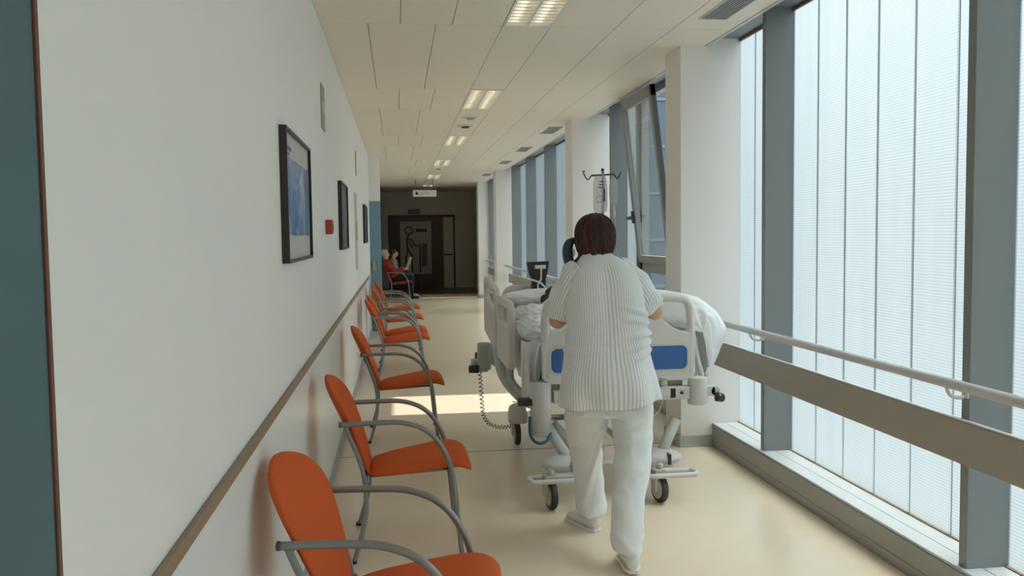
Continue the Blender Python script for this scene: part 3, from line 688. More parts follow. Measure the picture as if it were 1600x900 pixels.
# corner casings and bumpers
bm = B(); cyl(bm, (-0.475, -0.02, 0.40), (-0.475, -0.02, 0.69), 0.062, 20); cyl(bm, (-0.475, -0.02, 0.38), (-0.475, -0.02, 0.40), 0.05, 20, 0.062); obj('corner_casing', bm, 'bedmetal', bed)
bm = B(); bx(bm, -0.61, -0.49, -0.05, 0.02, 0.56, 0.60); obj('corner_knob', bm, 'black', bed, 0.006)
bm = B(); cyl(bm, (0.475, -0.02, 0.53), (0.475, -0.02, 0.69), 0.058, 20); bx(bm, 0.475, 0.585, -0.03, 0.03, 0.575, 0.635); cyl(bm, (0.585, -0.03, 0.605), (0.585, 0.03, 0.605), 0.03, 14); obj('corner_casing', bm, 'bedmetal', bed, 0.004)
bm = B(); cyl(bm, (0.58, -0.05, 0.573), (0.615, -0.05, 0.568), 0.027, 16); ell(bm, (0.615, -0.05, 0.568), 0.02, 0.027, 0.027, 12); obj('corner_knob', bm, 'black', bed)
for s in (-1, 1):
    bm = B(); cyl(bm, (s*0.475, 2.1, 0.50), (s*0.475, 2.1, 0.69), 0.055, 16); cyl(bm, (s*0.52, 2.1, 0.56), (s*0.63, 2.1, 0.56), 0.03, 14); obj('corner_casing', bm, 'bedmetal', bed)
    bm = B(); cyl(bm, (s*0.63, 2.08, 0.56), (s*0.67, 2.08, 0.56), 0.036, 14); obj('corner_knob', bm, 'black', bed)
# lifting legs
bm = B()
for s in (-1, 1):
    d1 = Vector((0, 0, 0))
    a = Vector((s*0.33-0.10*(s < 0), 0.06, 0.44)); b = Vector((s*0.24+0.02, -0.02, 0.26))
a1 = Vector((-0.43, 0.0, 0.42)); b1 = Vector((-0.30, -0.02, 0.215))
cyl(bm, a1, b1, 0.032, 14); obj('lift_leg', bm, 'bedmetal', bed)
bm = B(); cyl(bm, (-0.39, 0.06, 0.43), (-0.235, 0.02, 0.24), 0.03, 12); obj('lift_leg', bm, 'hub', bed)
bm = B(); tube(bm, [(-0.30, 0.16, 0.29), (-0.22, 0.16, 0.31), (-0.15, 0.25, 0.40)], 0.025, 10, 4); obj('lift_arm', bm, 'hub', bed)
bm = B(); cyl(bm, (0.35, 0.0, 0.44), (0.24, -0.02, 0.215), 0.032, 14); obj('lift_leg', bm, 'bedmetal', bed)
for s in (-1, 1):
    bm = B(); tube(bm, [(s*0.30, 1.9, 0.56), (s*0.30, 1.5, 0.4), (s*0.28, 1.1, 0.23)], 0.03, 10, 3); obj('lift_leg', bm, 'bedmetal', bed)
bm = B(); cyl(bm, (-0.42, 0.10, 0.455), (0.10, 0.10, 0.455), 0.018, 14); obj('cross_tube', bm, 'chrome', bed)
# chassis at floor level
bm = B(); bx(bm, -0.40, -0.17, -0.12, 0.06, 0.175, 0.235); bx(bm, 0.06, 0.30, -0.12, 0.06, 0.175, 0.235); bx(bm, -0.2, 0.1, -0.03, 0.03, 0.18, 0.22)
for s in (-0.30, 0.13): bx(bm, s-0.02, s+0.02, 0.0, 1.5, 0.18, 0.22)
obj('chassis', bm, 'bedmetal', bed, 0.02, seg=3)
bm = B(); ell(bm, (-0.36, -0.04, 0.215), 0.12, 0.10, 0.05, 18); obj('castor_cover', bm, 'bedmetal', bed)
bm = B(); ell(bm, (0.24, -0.03, 0.222), 0.13, 0.10, 0.05, 18); obj('castor_cover', bm, 'bedmetal', bed)
bm = B(); bx(bm, -0.31, -0.292, -0.16, -0.10, 0.19, 0.25); obj('lock_slot', bm, 'black', bed)
bm = B(); bx(bm, 0.26, 0.275, -0.14, -0.09, 0.2, 0.26); obj('lock_slot', bm, 'black', bed)
def pedal(x0, x1):
    bm = B(); r = 0.045; y0 = -0.25; y1 = -0.15; pts = []
    if x0 < x1: xe = x0
    P = [(x1, y0, 0.168), (x0+0.05, y0, 0.168), (x0+0.012, y0+0.012, 0.168), (x0, (y0+y1)/2, 0.168), (x0+0.012, y1-0.012, 0.168), (x0+0.05, y1, 0.168), (x1, y1, 0.168)] if x0 < x1 else [(x1, y0, 0.168), (x0-0.05, y0, 0.168), (x0-0.012, y0+0.012, 0.168), (x0, (y0+y1)/2, 0.168), (x0-0.012, y1-0.012, 0.168), (x0-0.05, y1, 0.168), (x1, y1, 0.168)]
    tube(bm, P, 0.015, 12, 5); bx(bm, min(x1, 0)-0.0 if x1 < 0 else x1-0.02, x1+0.02, y0, 0.0, 0.155, 0.18); return bm
obj('brake_pedal', pedal(-0.575, -0.24), 'bedmetal', bed); obj('brake_pedal', pedal(0.40, 0.10), 'bedmetal', bed)
def castor(name, x, y, rz, r=0.083):
    c = empty(name, (x, y, 0)); c.parent = bed; c.rotation_euler = (0, 0, rz)
    bm = B(); rings = []
    for a in [2*PI*k/28 for k in range(28)]:
        ring_ = [Vector((dx, (r+dr)*math.cos(a), r+(r+dr)*math.sin(a))) for dx, dr in ((-0.017, -0.022), (-0.02, -0.008), (-0.013, -0.001), (0, 0), (0.013, -0.001), (0.02, -0.008), (0.017, -0.022))]
        rings.append(ring_)
    loft(bm, rings, closed=True); obj('tyre', bm, 'tyre', c)
    bm = B(); cyl(bm, (-0.019, 0, r), (0.019, 0, r), r-0.02, 28); cyl(bm, (-0.027, 0, r), (-0.019, 0, r), r-0.03, 28); cyl(bm, (-0.032, 0, r), (0.024, 0, r), 0.014, 12); obj('hub', bm, 'hub', c, 0.002)
    bm = B(); bx(bm, -0.042, -0.026, -0.032, 0.034, r-0.01, 2*r+0.02); bx(bm, -0.042, 0.024, -0.03, 0.03, 2*r+0.004, 2*r+0.03); cyl(bm, (0, 0, 2*r+0.03), (0, 0.0, 2*r+0.06), 0.02, 12); obj('fork', bm, 'hub', c, 0.004)
castor('castor', 0.835-BX, 4.74-BY, math.radians(7)); castor('castor', 1.475-BX, 4.76-BY, math.radians(10))
castor('castor', 0.855-BX, 6.28-BY, math.radians(0)); castor('castor', 1.475-BX, 6.28-BY, math.radians(0))
bm = B(); rings = [sring((0.86-BX, 6.28-BY, z), (1, 0, 0), (0, 1, 0), a, b, 18) for z, a, b in ((0.17, .07, .09), (0.23, .072, .10), (0.28, .06, .09), (0.30, .03, .05))]; loft(bm, rings); obj('castor_hood', bm, 'railpl', bed)
# left side rails
def side_rail(xc, y0, y1, z0, z1, slope=0.0, name='side_rail'):
    bm = B(); L_ = y1-y0; o = []
    # outer outline in y-z, with a hand hole: built as a ring strip plus lower panel
    def sh(y, z): return z+slope*(y-y0)
    n = 6; hz0 = z0+(z1-z0)*0.62
    fr = rrect(y0, y1, z0, z1, 0.09, n, 0.05); hole = rrect(y0+0.055, y1-0.055, hz0, z1-0.055, 0.05, n)
    m = len(fr); A = [[bm.verts.new((x, y, sh(y, z))) for y, z in fr] for x in (xc-0.022, xc+0.022)]; H = [[bm.verts.new((x, y, sh(y, z))) for y, z in hole] for x in (xc-0.022, xc+0.022)]
    for s in (0, 1):
        for i in range(m):
            j = (i+1) % m; bm.faces.new((A[s][i], A[s][j], H[s][j], H[s][i]))
    for i in range(m):
        j = (i+1) % m; bm.faces.new((A[0][i], A[0][j], A[1][j], A[1][i])); bm.faces.new((H[0][i], H[0][j], H[1][j], H[1][i]))
    return obj(name, bm, 'railpl', bed, 0.012, seg=3)
side_rail(0.700-BX, 5.33-BY, 5.98-BY, 0.70, 1.135); side_rail(0.700-BX, 6.08-BY, 6.86-BY, 0.72, 1.17, 0.09)
side_rail(1.86-BX, 6.36-BY, 6.92-BY, 0.72, 1.17, 0.09)
bm = B(); tube(bm, [(0.715-BX, 5.55-BY, 0.72), (0.72-BX, 5.55-BY, 0.60), (0.80-BX, 5.5-BY, 0.52), (0.87-BX, 5.45-BY, 0.58)], 0.026, 10, 5); tube(bm, [(0.715-BX, 6.5-BY, 0.75), (0.70-BX, 6.5-BY, 0.6), (0.86-BX, 6.5-BY, 0.55)], 0.026, 10, 5)
tube(bm, [(0.70-BX, 6.2-BY, 0.74), (0.71-BX, 5.9-BY, 0.58), (0.80-BX, 5.6-BY, 0.47), (0.86-BX, 5.5-BY, 0.45)], 0.035, 10, 5); obj('rail_arm', bm, 'gray_base', bed)
bm = B(); bx(bm, 0.60-BX, 0.70-BX, 6.55-BY, 6.68-BY, 0.52, 0.72); bx(bm, 0.55-BX, 0.68-BX, 6.57-BY, 6.66-BY, 0.50, 0.60); obj('accessory_bracket', bm, 'gray_base', bed, 0.015)
bm = B(); cyl(bm, (0.53-BX, 6.56-BY, 0.53), (0.60-BX, 6.54-BY, 0.53), 0.03, 14); obj('bracket_knob', bm, 'black', bed)
bm = B(); tube(bm, [(1.775-BX, 5.04-BY, 0.92), (1.79-BX, 5.02-BY, 0.80), (1.82-BX, 5.0-BY, 0.67)], 0.017, 12, 4); obj('rail_arm', bm, 'bedmetal', bed)
# mattress: flat foot part, raised head part
bm = B()
def sec(y, z, t=0.14): return sring((0, y, z), (1, 0, 0), (0, 0, 1), 0.425, t/2, 24, 5)
loft(bm, [sec(0.06, .79, .10), sec(0.08, .79), sec(0.6, .79), sec(1.1, .80), sec(1.3, .83), sec(1.7, .94), sec(2.02, 1.03), sec(2.05, 1.03, .10)]); obj('mattress', bm, 'sheet', bed)
bm = B(); bx(bm, -0.41, 0.41, 0.05, 1.2, 0.63, 0.72); obj('mattress_deck', bm, 'hub', bed, 0.01)
# hoses
bm = B(); tube(bm, [(0.838-BX, 4.99-BY, 0.83), (0.832-BX, 5.0-BY, 0.74), (0.815-BX, 5.02-BY, 0.65), (0.80-BX, 5.06-BY, 0.52)], 0.006, 8, 5); obj('blue_hose', bm, 'bluehose', bed)
bm = B(); tube(bm, [(0.742-BX, 4.90-BY, 0.50), (0.742-BX, 4.88-BY, 0.40), (0.775-BX, 4.86-BY, 0.355), (0.83-BX, 4.87-BY, 0.355), (0.868-BX, 4.90-BY, 0.40)], 0.009, 8, 5); obj('blue_hose', bm, 'bluehose', bed)
bm = B(); tube(bm, [(1.79-BX, 5.05-BY, 0.85), (1.805-BX, 5.03-BY, 0.78), (1.83-BX, 5.0-BY, 0.69), (1.835-BX, 5.0-BY, 0.66)], 0.007, 8, 5); obj('blue_hose', bm, 'bluehose', bed)
bm = B(); tube(bm, [(1.62-BX, 5.2-BY, 0.62), (1.63-BX, 5.2-BY, 0.52), (1.60-BX, 5.2-BY, 0.43), (1.52-BX, 5.2-BY, 0.40)], 0.008, 8, 5); obj('pale_hose', bm, 'rail', bed)
# coiled cord
pts = []
path = catmull([(0.61, 6.6, 0.52), (0.62, 6.6, 0.40), (0.625, 6.6, 0.27), (0.64, 6.6, 0.15), (0.70, 6.58, 0.085), (0.80, 6.56, 0.07), (0.88, 6.55, 0.10), (0.895, 6.55, 0.17), (0.87, 6.55, 0.27)], 12)
bm = B(); tot = len(path); out = []
for i in range(tot-1):
    for k in range(6):
        p = path[i].lerp(path[i+1], k/6); tg = (path[i+1]-path[i]).normalized(); u = tg.cross(Vector((0, 1, 0))).normalized(); w_ = tg.cross(u); a = (i*6+k)*2*PI/18*1.0
        out.append(p+u*0.014*math.cos(a)+w_*0.014*math.sin(a)-Vector((BX, BY, 0)))
tube(bm, out, 0.0035, 5, 1); obj('coiled_cord', bm, 'darkgrey', bed)

# ------------------------------------------------------------------ bedding
def bed_z(x, y):  # world heights of the cover
    u = (x-1.287)/0.44
    base = 0.875
    if y > 5.7: base += (y-5.7)*0.2
    body = 0.16*math.exp(-((x-1.25)/0.17)**2)*(1 if y < 6.6 else max(0, 1-(y-6.6)*4))
    knee = 0.07*math.exp(-((y-5.8)/0.25)**2-((x-1.25)/0.16)**2)
    return base+body+knee
def cloth(name, fx, nu, nv, m, thick=0.012, lab=None, cat=None, sub=1, parent=None, grp=None):
    bm = B(); g_ = [[bm.verts.new(fx(i/nu, j/nv)) for j in range(nv+1)] for i in range(nu+1)]
    for i in range(nu):
        for j in range(nv): f = bm.faces.new((g_[i][j], g_[i+1][j], g_[i+1][j+1], g_[i][j+1])); f.smooth = True
    o = obj(name, bm, m, parent); s = o.modifiers.new('t', 'SOLIDIFY'); s.thickness = thick; s.offset = 1
    if sub: q = o.modifiers.new('q', 'SUBSURF'); q.levels = sub; q.render_levels = sub
    if lab: tag(o, lab, cat, grp)
    return o
def nz(x, y, z, s): return noise.noise(Vector((x*s, y*s, z*s)))
def f_cover(u, v):
    y = 5.12+1.16*u; s = v*2-1
    if abs(s) < 0.72: x = 1.287+s/0.72*0.45; z = bed_z(x, y)
    else:
        e = (abs(s)-0.72)/0.28; sg = 1 if s > 0 else -1
        x = 1.287+sg*(0.45+0.025*math.sin(e*PI/2)); z = bed_z(1.287+sg*0.45, y)-e*(0.30 if sg < 0 else 0.2)
    n = nz(x, y, z, 7); z += 0.035*n+0.012*nz(x, y, z, 18)*2; x += 0.012*nz(y, z, x, 11)
    return (x, y, z)
cloth('bed_cover', f_cover, 60, 56, 'sheet', 0.012, 'rumpled white cover over the patient on the bed', 'blanket')
def f_left(u, v):   # sheet hanging on the left behind the footboard
    x0 = 0.728+0.155*u; t = v
    x = x0+0.02*math.sin(u*9)*t; y = 5.10+0.10*u+0.02*math.sin(u*14+1)*(0.3+t); z = 0.925-0.40*t-0.02*math.sin(u*5)-0.10*u*t*0
    return (x, y, z)
cloth('hanging_sheet', f_left, 18, 20, 'blanket', 0.01, 'white sheet hanging down between footboard and left side rail', 'sheet')
def f_lump(cx, cy, cz, rx, ry, rz, sd, name, m, lab, cat, amp=0.03):
    bm = B(); res = bmesh.ops.create_icosphere(bm, subdivisions=5, radius=1)
    for v in bm.verts:
        d = v.co.normalized(); n = 1-abs(noise.noise(d*2.2+Vector((sd, sd, sd))))*2
        n2 = 1-abs(noise.noise(d*5+Vector((sd, 0, sd))))*2
        r = 1+amp*4*n+amp*2*n2
        v.co = Vector((cx+rx*d.x*r, cy+ry*d.y*r, cz+rz*d.z*r*(0.9)))
    for f in bm.faces: f.smooth = True
    return tag(obj(name, bm, m), lab, cat)
def f_right(u, v):
    return (1.745+0.125*u+0.010*math.sin(v*5+u*4), 5.10+0.02*math.sin(u*16)*(0.4+v)+0.03*v, 1.03-0.36*v)
cloth('hanging_sheet', f_right, 20, 16, 'sheet', 0.01, 'white sheet edge hanging between the footboard and the bulging duvet', 'sheet')
f_lump(0.855, 5.36, 0.965, 0.10, 0.20, 0.075, 3, 'crumpled_towel', 'sheet', 'crumpled blue white towel bunched behind the left side rail', 'towel', 0.05)
f_lump(0.90, 5.75, 1.0, 0.12, 0.2, 0.08, 5, 'folded_sheet', 'sheet', 'folded white sheet lying behind the crumpled towel', 'sheet', 0.05)
f_lump(1.20, 6.66, 1.06, 0.38, 0.24, 0.075, 9, 'head_pillow', 'sheet', 'white pillow under the patient at the raised head end', 'pillow', 0.02)
f_lump(1.60, 5.22, 1.03, 0.15, 0.14, 0.10, 12, 'foot_pillow', 'sheet', 'plump white pillow seen through the right gap of the footboard', 'pillow', 0.012)
prof = [(1.45, 1.00), (1.58, 1.10), (1.70, 1.165), (1.80, 1.155), (1.88, 1.115), (1.945, 1.05), (1.99, 0.97), (1.985, 0.90), (1.955, 0.82), (1.93, 0.75), (1.91, 0.70), (1.895, 0.655)]
PC = catmull([(x, 0, z) for x, z in prof], 5)
inner = catmull([(1.868, 0, 0.665), (1.875, 0, 0.80), (1.86, 0, 0.95), (1.80, 0, 1.03), (1.66, 0, 1.03), (1.50, 0, 0.98)], 6)
CR = PC+inner; cen = Vector((1.84, 0, 0.98)); NR = 56; rings = []
for i in range(NR+1):
    u = i/NR; y = 5.035+0.66*u; row = []
    endk = min(1, (u/0.10))**0.5 if u < 0.10 else 1; endk = min(endk, 1 if u < 0.93 else max(0.05, ((1-u)/0.07))**0.5)
    for q, p in enumerate(CR):
        c = Vector((1.84+0.0*p.x, 0, max(0.80, min(1.05, p.z)))); d_ = p-c
        dn = d_.normalized() if d_.length > 1e-5 else Vector((0, 0, 1))
        pp = c+d_*(0.55+0.45*endk)
        low = max(0, (1.10-p.z)/0.45); out_ = 1 if q < len(PC) else 0.25
        fold = (0.020*math.sin(u*24+p.z*5)+0.010*math.sin(u*43+2))*low*out_ + 0.014*(1-abs(noise.noise(Vector((p.x*9, y*9, p.z*7))))*3)*out_
        if q < len(PC) and p.z < 0.85: pp.z += 0.05*math.sin(u*9+1.0)+0.03*(1-u)*0-0.02
        pp += dn*fold
        row.append(Vector((pp.x, y, pp.z)))
    rings.append(row)
bm = B(); vr_ = loft(bm, rings, cap=False)
# soft gathered near end
for ring_, dirn in ((vr_[0], -1), (vr_[-1], 1)):
    prev_ = ring_; m_ = len(ring_); half = len(PC)
    for st_ in range(1, 7):
        k_ = st_/7; new = []
        for q in range(m_):
            # pull towards the opposite side of the cloth layer
            if q < half: mate = ring_[min(m_-1, m_-1-int(q*(m_-half)/half))].co
            else: mate = ring_[max(0, int((m_-1-q)*half/(m_-half)))].co
            p = ring_[q].co.lerp(mate, 0.5*k_); zf = p.z*34+p.x*12
            new.append(bm.verts.new((p.x, ring_[q].co.y+dirn*0.030*math.sin(k_*PI/2)+0.007*math.sin(zf*0.35+p.x*70)*k_, p.z)))
        for q in range(m_):
            w2 = (q+1) % m_
            f_ = bm.faces.new((prev_[q], prev_[w2], new[w2], new[q])); f_.smooth = True
        prev_ = new
    try: bm.faces.new(prev_)
    except ValueError: pass
tag(obj('duvet', bm, 'sheet', None, sub=1), 'bulging white duvet draped over the right side of the bed', 'duvet')

# ------------------------------------------------------------------ patient
pat = thing('person', 'patient lying in the bed with dark hair, body under white covers', 'person', (1.22, 6.4, 0.9))
def rel(bm, o):
    for v in bm.verts: v.co -= o.location
    return bm
bm = B()
ell(bm, (1.215, 6.46, 1.075), 0.075, 0.085, 0.075, 16); capsule(bm, (1.215, 6.36, 1.03), 0.05, (1.215, 6.30, 1.0), 0.055); ell(bm, (1.215, 6.46, 1.155), 0.012, 0.014, 0.012, 8)
ell(bm, (1.215, 6.13, 0.955), 0.17, 0.22, 0.075, 16); ell(bm, (1.23, 5.85, 0.94), 0.14, 0.15, 0.07, 16)
for s in (-1, 1):
    capsule(bm, (1.23+s*0.075, 5.8, 0.93), 0.065, (1.23+s*0.08, 5.5, 0.925), 0.05); capsule(bm, (1.23+s*0.08, 5.5, 0.925), 0.05, (1.23+s*0.08, 5.2, 0.895), 0.035)
    capsule(bm, (1.215+s*0.16, 6.22, 0.98), 0.045, (1.215+s*0.19, 6.0, 0.93), 0.035); capsule(bm, (1.215+s*0.19, 6.0, 0.93), 0.035, (1.215+s*0.12, 5.82, 0.97), 0.027)
b_ = obj('body', rel(bm, pat), 'skin', pat); fuse(b_, 0.012, 4)
bm = B(); ell(bm, (1.205, 6.475, 1.09), 0.098, 0.10, 0.072, 20); ell(bm, (1.12, 6.43, 1.06), 0.055, 0.06, 0.042, 16); tube(bm, [(1.13, 6.38, 1.08), (1.09, 6.36, 1.06), (1.085, 6.36, 1.03), (1.11, 6.36, 1.02)], 0.012, 8, 4)
h_ = obj('hair', rel(bm, pat), 'darkhair', pat); fuse(h_, 0.008, 3); wrinkle(h_, 0.006, 40)
h_['label'] = 'dark brown hair'

# ------------------------------------------------------------------ drip stand, bags, monitor
t = thing('drip_stand', 'white drip stand pole with hooks rising behind the nurse', 'drip stand', (1.60, 6.62, 0))
bm = B(); cyl(bm, (0, 0, 0.60), (0, 0, 2.05), 0.011, 12); obj('pole', bm, 'chrome', t)
bm = B(); bx(bm, -0.02, 0.02, -0.02, 0.45, 0.56, 0.62); obj('clamp', bm, 'bedmetal', t, 0.005)
bm = B(); tube(bm, [(-0.09, 0, 2.005), (0.09, 0, 2.015)], 0.007, 8, 1)
tube(bm, [(-0.09, 0, 2.005), (-0.115, 0, 1.975), (-0.135, 0, 1.99), (-0.155, 0, 2.035), (-0.14, 0, 2.04)], 0.005, 8, 5); tube(bm, [(0.09, 0, 2.015), (0.11, 0, 1.985), (0.125, 0, 1.99), (0.145, 0, 2.035)], 0.005, 8, 5); ell(bm, (0, 0, 2.05), 0.014, 0.014, 0.012, 10); obj('hook_bar', bm, 'darkgrey', t)
t = thing('infusion_bag', 'large clear infusion bottle hanging at the left of the drip stand', 'infusion bag', (1.575, 6.58, 0))
bm = B(); rings = [sring((-0.005, 0, z), (1, 0, 0), (0, 1, 0), a, b, 20, 3.2) for z, a, b in ((1.715, .02, .012), (1.725, .05, .026), (1.78, .055, .032), (1.9, .054, .032), (1.96, .05, .025), (1.99, .045, .010), (2.0, .04, .006))]; loft(bm, rings); obj('bottle', bm, 'fluid', t)
bm = B()
for k in range(3): bx(bm, -0.028+0.004*k, 0.022, -0.036, -0.034, 1.905+k*0.022, 1.913+k*0.022)
tube(bm, [(-0.03+0.028*math.cos(a)+0.012, -0.036, 1.82+0.028*math.sin(a)) for a in [2*PI*k/14 for k in range(15)]], 0.002, 5, 1); bx(bm, 0.012, 0.026, -0.036, -0.034, 1.80, 1.90); obj('printed_label', bm, 'darkgrey', t)
bm = B(); cyl(bm, (-0.005, 0, 1.715), (-0.005, 0, 1.69), 0.012, 10); obj('stopper', bm, 'hub', t)
t = thing('infusion_bag', 'narrow clear infusion bag with drip chamber at the right hook', 'infusion bag', (1.682, 6.60, 0))
bm = B(); rings = [sring((0, 0, z), (1, 0, 0), (0, 1, 0), a, b, 18, 2.6) for z, a, b in ((1.765, .012, .01), (1.79, .03, .02), (1.85, .034, .026), (1.93, .034, .024), (1.97, .026, .012), (1.99, .01, .005))]; loft(bm, rings); obj('bag', bm, 'fluid', t)
bm = B(); cyl(bm, (0, 0, 1.78), (0, 0, 1.74), 0.014, 10, 0.010); cyl(bm, (0.004, 0, 1.74), (0.008, 0, 1.67), 0.010, 10, 0.007); obj('drip_chamber', bm, 'white', t)
bm = B(); tube(bm, [(0.008, 0, 1.67), (0.012, 0, 1.55), (0.02, 0, 1.42), (0.04, 0, 1.33), (0.02, -0.02, 1.1)], 0.0022, 6, 5); obj('line', bm, 'rail', t)
t = thing('bedside_monitor', 'black device with white label and pale cable at the head of the bed', 'monitor', (1.13, 6.98, 1.16))
bm = B(); prism(bm, [(-0.085, 0.17), (0.10, 0.175), (0.085, 0.08), (0.07, 0.03), (0.07, -0.06), (-0.045, -0.07), (-0.045, 0.03), (-0.07, 0.09)], 1, -0.03, 0.04); obj('casing', bm, 'black', t, 0.008)
bm = B(); bx(bm, -0.02, 0.07, -0.034, -0.03, 0.115, 0.145); obj('label_plate', bm, 'white', t, 0.001)
bm = B(); tube(bm, [(0.03, -0.036, 0.115), (0.025, -0.045, 0.03), (0.0, -0.05, -0.01), (0.005, -0.045, -0.06)], 0.007, 8, 5); tube(bm, [(-0.10, -0.04, 0.04), (-0.03, -0.05, 0.02), (0.02, -0.055, 0.0), (0.06, -0.05, -0.04)], 0.008, 8, 5); obj('cable', bm, 'white', t)
bm = B(); bx(bm, -0.05, 0.05, 0.0, 0.06, -0.12, -0.06); obj('mount', bm, 'black', t, 0.004)

# ================================================================== nurse
NU = thing('person', 'nurse seen from behind in striped white tunic and white trousers pushing the bed', 'person', (1.02, 4.15, 0))
def fingers(bm, palm, fwd, side, down, thumbside):
    """palm centre on the bar; fingers curl over the bar (fwd, then down, then back)"""
    palm = Vector(palm); fwd = Vector(fwd); side = Vector(side); down = Vector(down)
    for k, ln in enumerate((0.9, 1.0, 0.95, 0.78)):
        b0 = palm+side*(0.030-0.020*k)+fwd*0.035-down*0.004
        p1 = b0+fwd*0.028*ln+down*0.012; p2 = p1+down*0.026*ln+fwd*0.006; p3 = p2+down*0.018*ln-fwd*0.014
        capsule(bm, b0, 0.0095, p1, 0.009, 10); capsule(bm, p1, 0.009, p2, 0.0082, 10); capsule(bm, p2, 0.0082, p3, 0.0072, 10)
    tb = palm+side*0.034*thumbside-fwd*0.02; t1 = tb+side*0.012*thumbside+down*0.025+fwd*0.012; t2 = t1+down*0.02+fwd*0.02
    capsule(bm, tb, 0.013, t1, 0.0105, 10); capsule(bm, t1, 0.0105, t2, 0.009, 10)
bm = B()
# head facing +y, face slightly down
hc = Vector((0.978, 4.215, 1.545))
ell(bm, hc, 0.075, 0.092, 0.095, 20); ell(bm, hc+Vector((0, 0.03, -0.055)), 0.056, 0.062, 0.052, 16)     # skull, jaw
ell(bm, hc+Vector((0, 0.082, -0.098)), 0.022, 0.018, 0.018, 10)                                          # chin
capsule(bm, hc+Vector((0, 0.086, 0.008)), 0.008, hc+Vector((0, 0.108, -0.028)), 0.012, 8)               # nose
ell(bm, hc+Vector((0, 0.088, -0.058)), 0.024, 0.010, 0.006, 10); ell(bm, hc+Vector((0, 0.088, -0.068)), 0.021, 0.010, 0.006, 10)
for s in (-1, 1):
    ell(bm, hc+Vector((s*0.03, 0.080, 0.02)), 0.022, 0.010, 0.006, 10); ell(bm, hc+Vector((s*0.078, -0.002, -0.012)), 0.010, 0.020, 0.031, 12); ell(bm, hc+Vector((s*0.04, 0.062, -0.02)), 0.022, 0.02, 0.018, 10)
cyl(bm, (0.97, 4.20, 1.52), (0.975, 4.185, 1.40), 0.052, 16, 0.060)
# trunk
ell(bm, (0.995, 4.18, 1.27), 0.165, 0.10, 0.17, 18); ell(bm, (1.01, 4.16, 1.02), 0.155, 0.10, 0.17, 18); ell(bm, (1.02, 4.15, 0.86), 0.18, 0.12, 0.13, 18)
ARMS = [(( .865, 4.19, 1.365), (.795, 4.27, 1.120), (0.985, 4.80, 1.185), (1.02, 4.915, 1.205)), ((1.125, 4.19, 1.345), (1.302, 4.28, 1.150), (1.30, 4.80, 1.185), (1.285, 4.915, 1.205))]
for sh_, el_, wr, hd in ARMS:
    capsule(bm, sh_, 0.052, el_, 0.045); capsule(bm, el_, 0.045, Vector(el_).lerp(Vector(wr), 0.3), 0.042); capsule(bm, Vector(el_).lerp(Vector(wr), 0.3), 0.042, wr, 0.026)
    capsule(bm, wr, 0.024, hd, 0.02); ell(bm, Vector(hd), 0.040, 0.045, 0.016, 14)
    fingers(bm, hd, (0, 1, 0), (1, 0, 0) if sh_[0] < 1 else (-1, 0, 0), (0, 0, -1), 1)
LEGS = [((0.925, 4.16, 0.84), (0.935, 4.35, 0.48), (0.985, 4.38, 0.10)), ((1.12, 4.15, 0.84), (1.112, 4.05, 0.47), (1.033, 3.81, 0.12))]
for hp, kn, an in LEGS: capsule(bm, hp, 0.078, kn, 0.046); capsule(bm, kn, 0.046, an, 0.030)
capsule(bm, (0.985, 4.37, 0.06), 0.024, (0.955, 4.44, 0.035), 0.016); capsule(bm, (1.032, 3.79, 0.07), 0.024, (1.048, 3.90, 0.04), 0.018)
for v in bm.verts: v.co -= NU.location
nb = obj('body', bm, 'skin', NU); fuse(nb, 0.0048, 5)
# eyes
for s in (-1, 1):
    bm = B(); ell(bm, hc+Vector((s*0.03, 0.080, 0.008))-NU.location, 0.011, 0.010, 0.008, 10); ey = obj('eye', bm, 'white', NU); bm = B(); ell(bm, hc+Vector((s*0.03, 0.0885, 0.008))-NU.location, 0.0045, 0.0025, 0.0045, 8); obj('iris', bm, 'darkhair', ey)
# hair: bob with strands
bm = B()
n1 = 64; n2 = 34; rings = []
for i in range(n2+1):
    t_ = i/n2                        # 0 crown -> 1 nape
    ph = t_*PI*0.80+0.02; row = []
    for j in range(n1):
        a = 2*PI*j/n1; ca, sa = math.cos(a), math.sin(a)
        r = math.sin(min(ph, PI/2+0.42*(max(0, ph-PI/2))))
        x = 0.099*r*ca; y = 0.110*r*sa; z = 0.100*math.cos(ph) if ph < PI/2 else -0.105*(ph-PI/2)/(PI*0.3)*1.02
        front = max(0, sa)
        if front > 0.35 and z < 0.04: y *= 0.72; x *= 0.95; z = z*0.0+0.04*0.5+z*0.25     # open face
        if z < -0.03: k = (-z-0.03)/0.08; x *= 1-0.20*k*k; y *= 1-0.18*k*k
        st_ = noise.noise(Vector((ca*7, sa*7, z*4)))*0.006+math.sin(a*37+z*20)*0.0012
        d_ = Vector((x, y, z)); d_ = d_*(1+st_/0.1)
        row.append(hc+Vector((-0.003, -0.012, 0.005))+d_-NU.location)
    rings.append(row)
loft(bm, rings, cap=True)
random.seed(3)
for q in range(230):
    j = random.uniform(0, n1); sa = math.sin(2*PI*j/n1)
    i0 = random.randint(0, 8); i1 = n2-random.randint(0, 4)
    if sa > 0.35: i1 = min(i1, 9)
    if i1-i0 < 4: continue
    j0 = int(j) % n1; P_ = []
    c_ = hc+Vector((-0.003, -0.012, -0.02))-NU.location
    for i in range(i0, i1+1, 3):
        p_ = rings[i][(j0+int((i-i0)*0.05)) % n1]; o_ = (p_-c_).normalized(); P_.append(p_+o_*(0.0005+0.002*math.sin((i-i0)/(i1-i0)*PI)))
    tube(bm, P_, 0.003, 5, 2, rad=lambda t, r_=random.uniform(.0018, .0042): r_*(1-0.6*t))
hr = obj('hair', bm, 'hair', NU); hr['label'] = 'reddish brown bobbed hair'
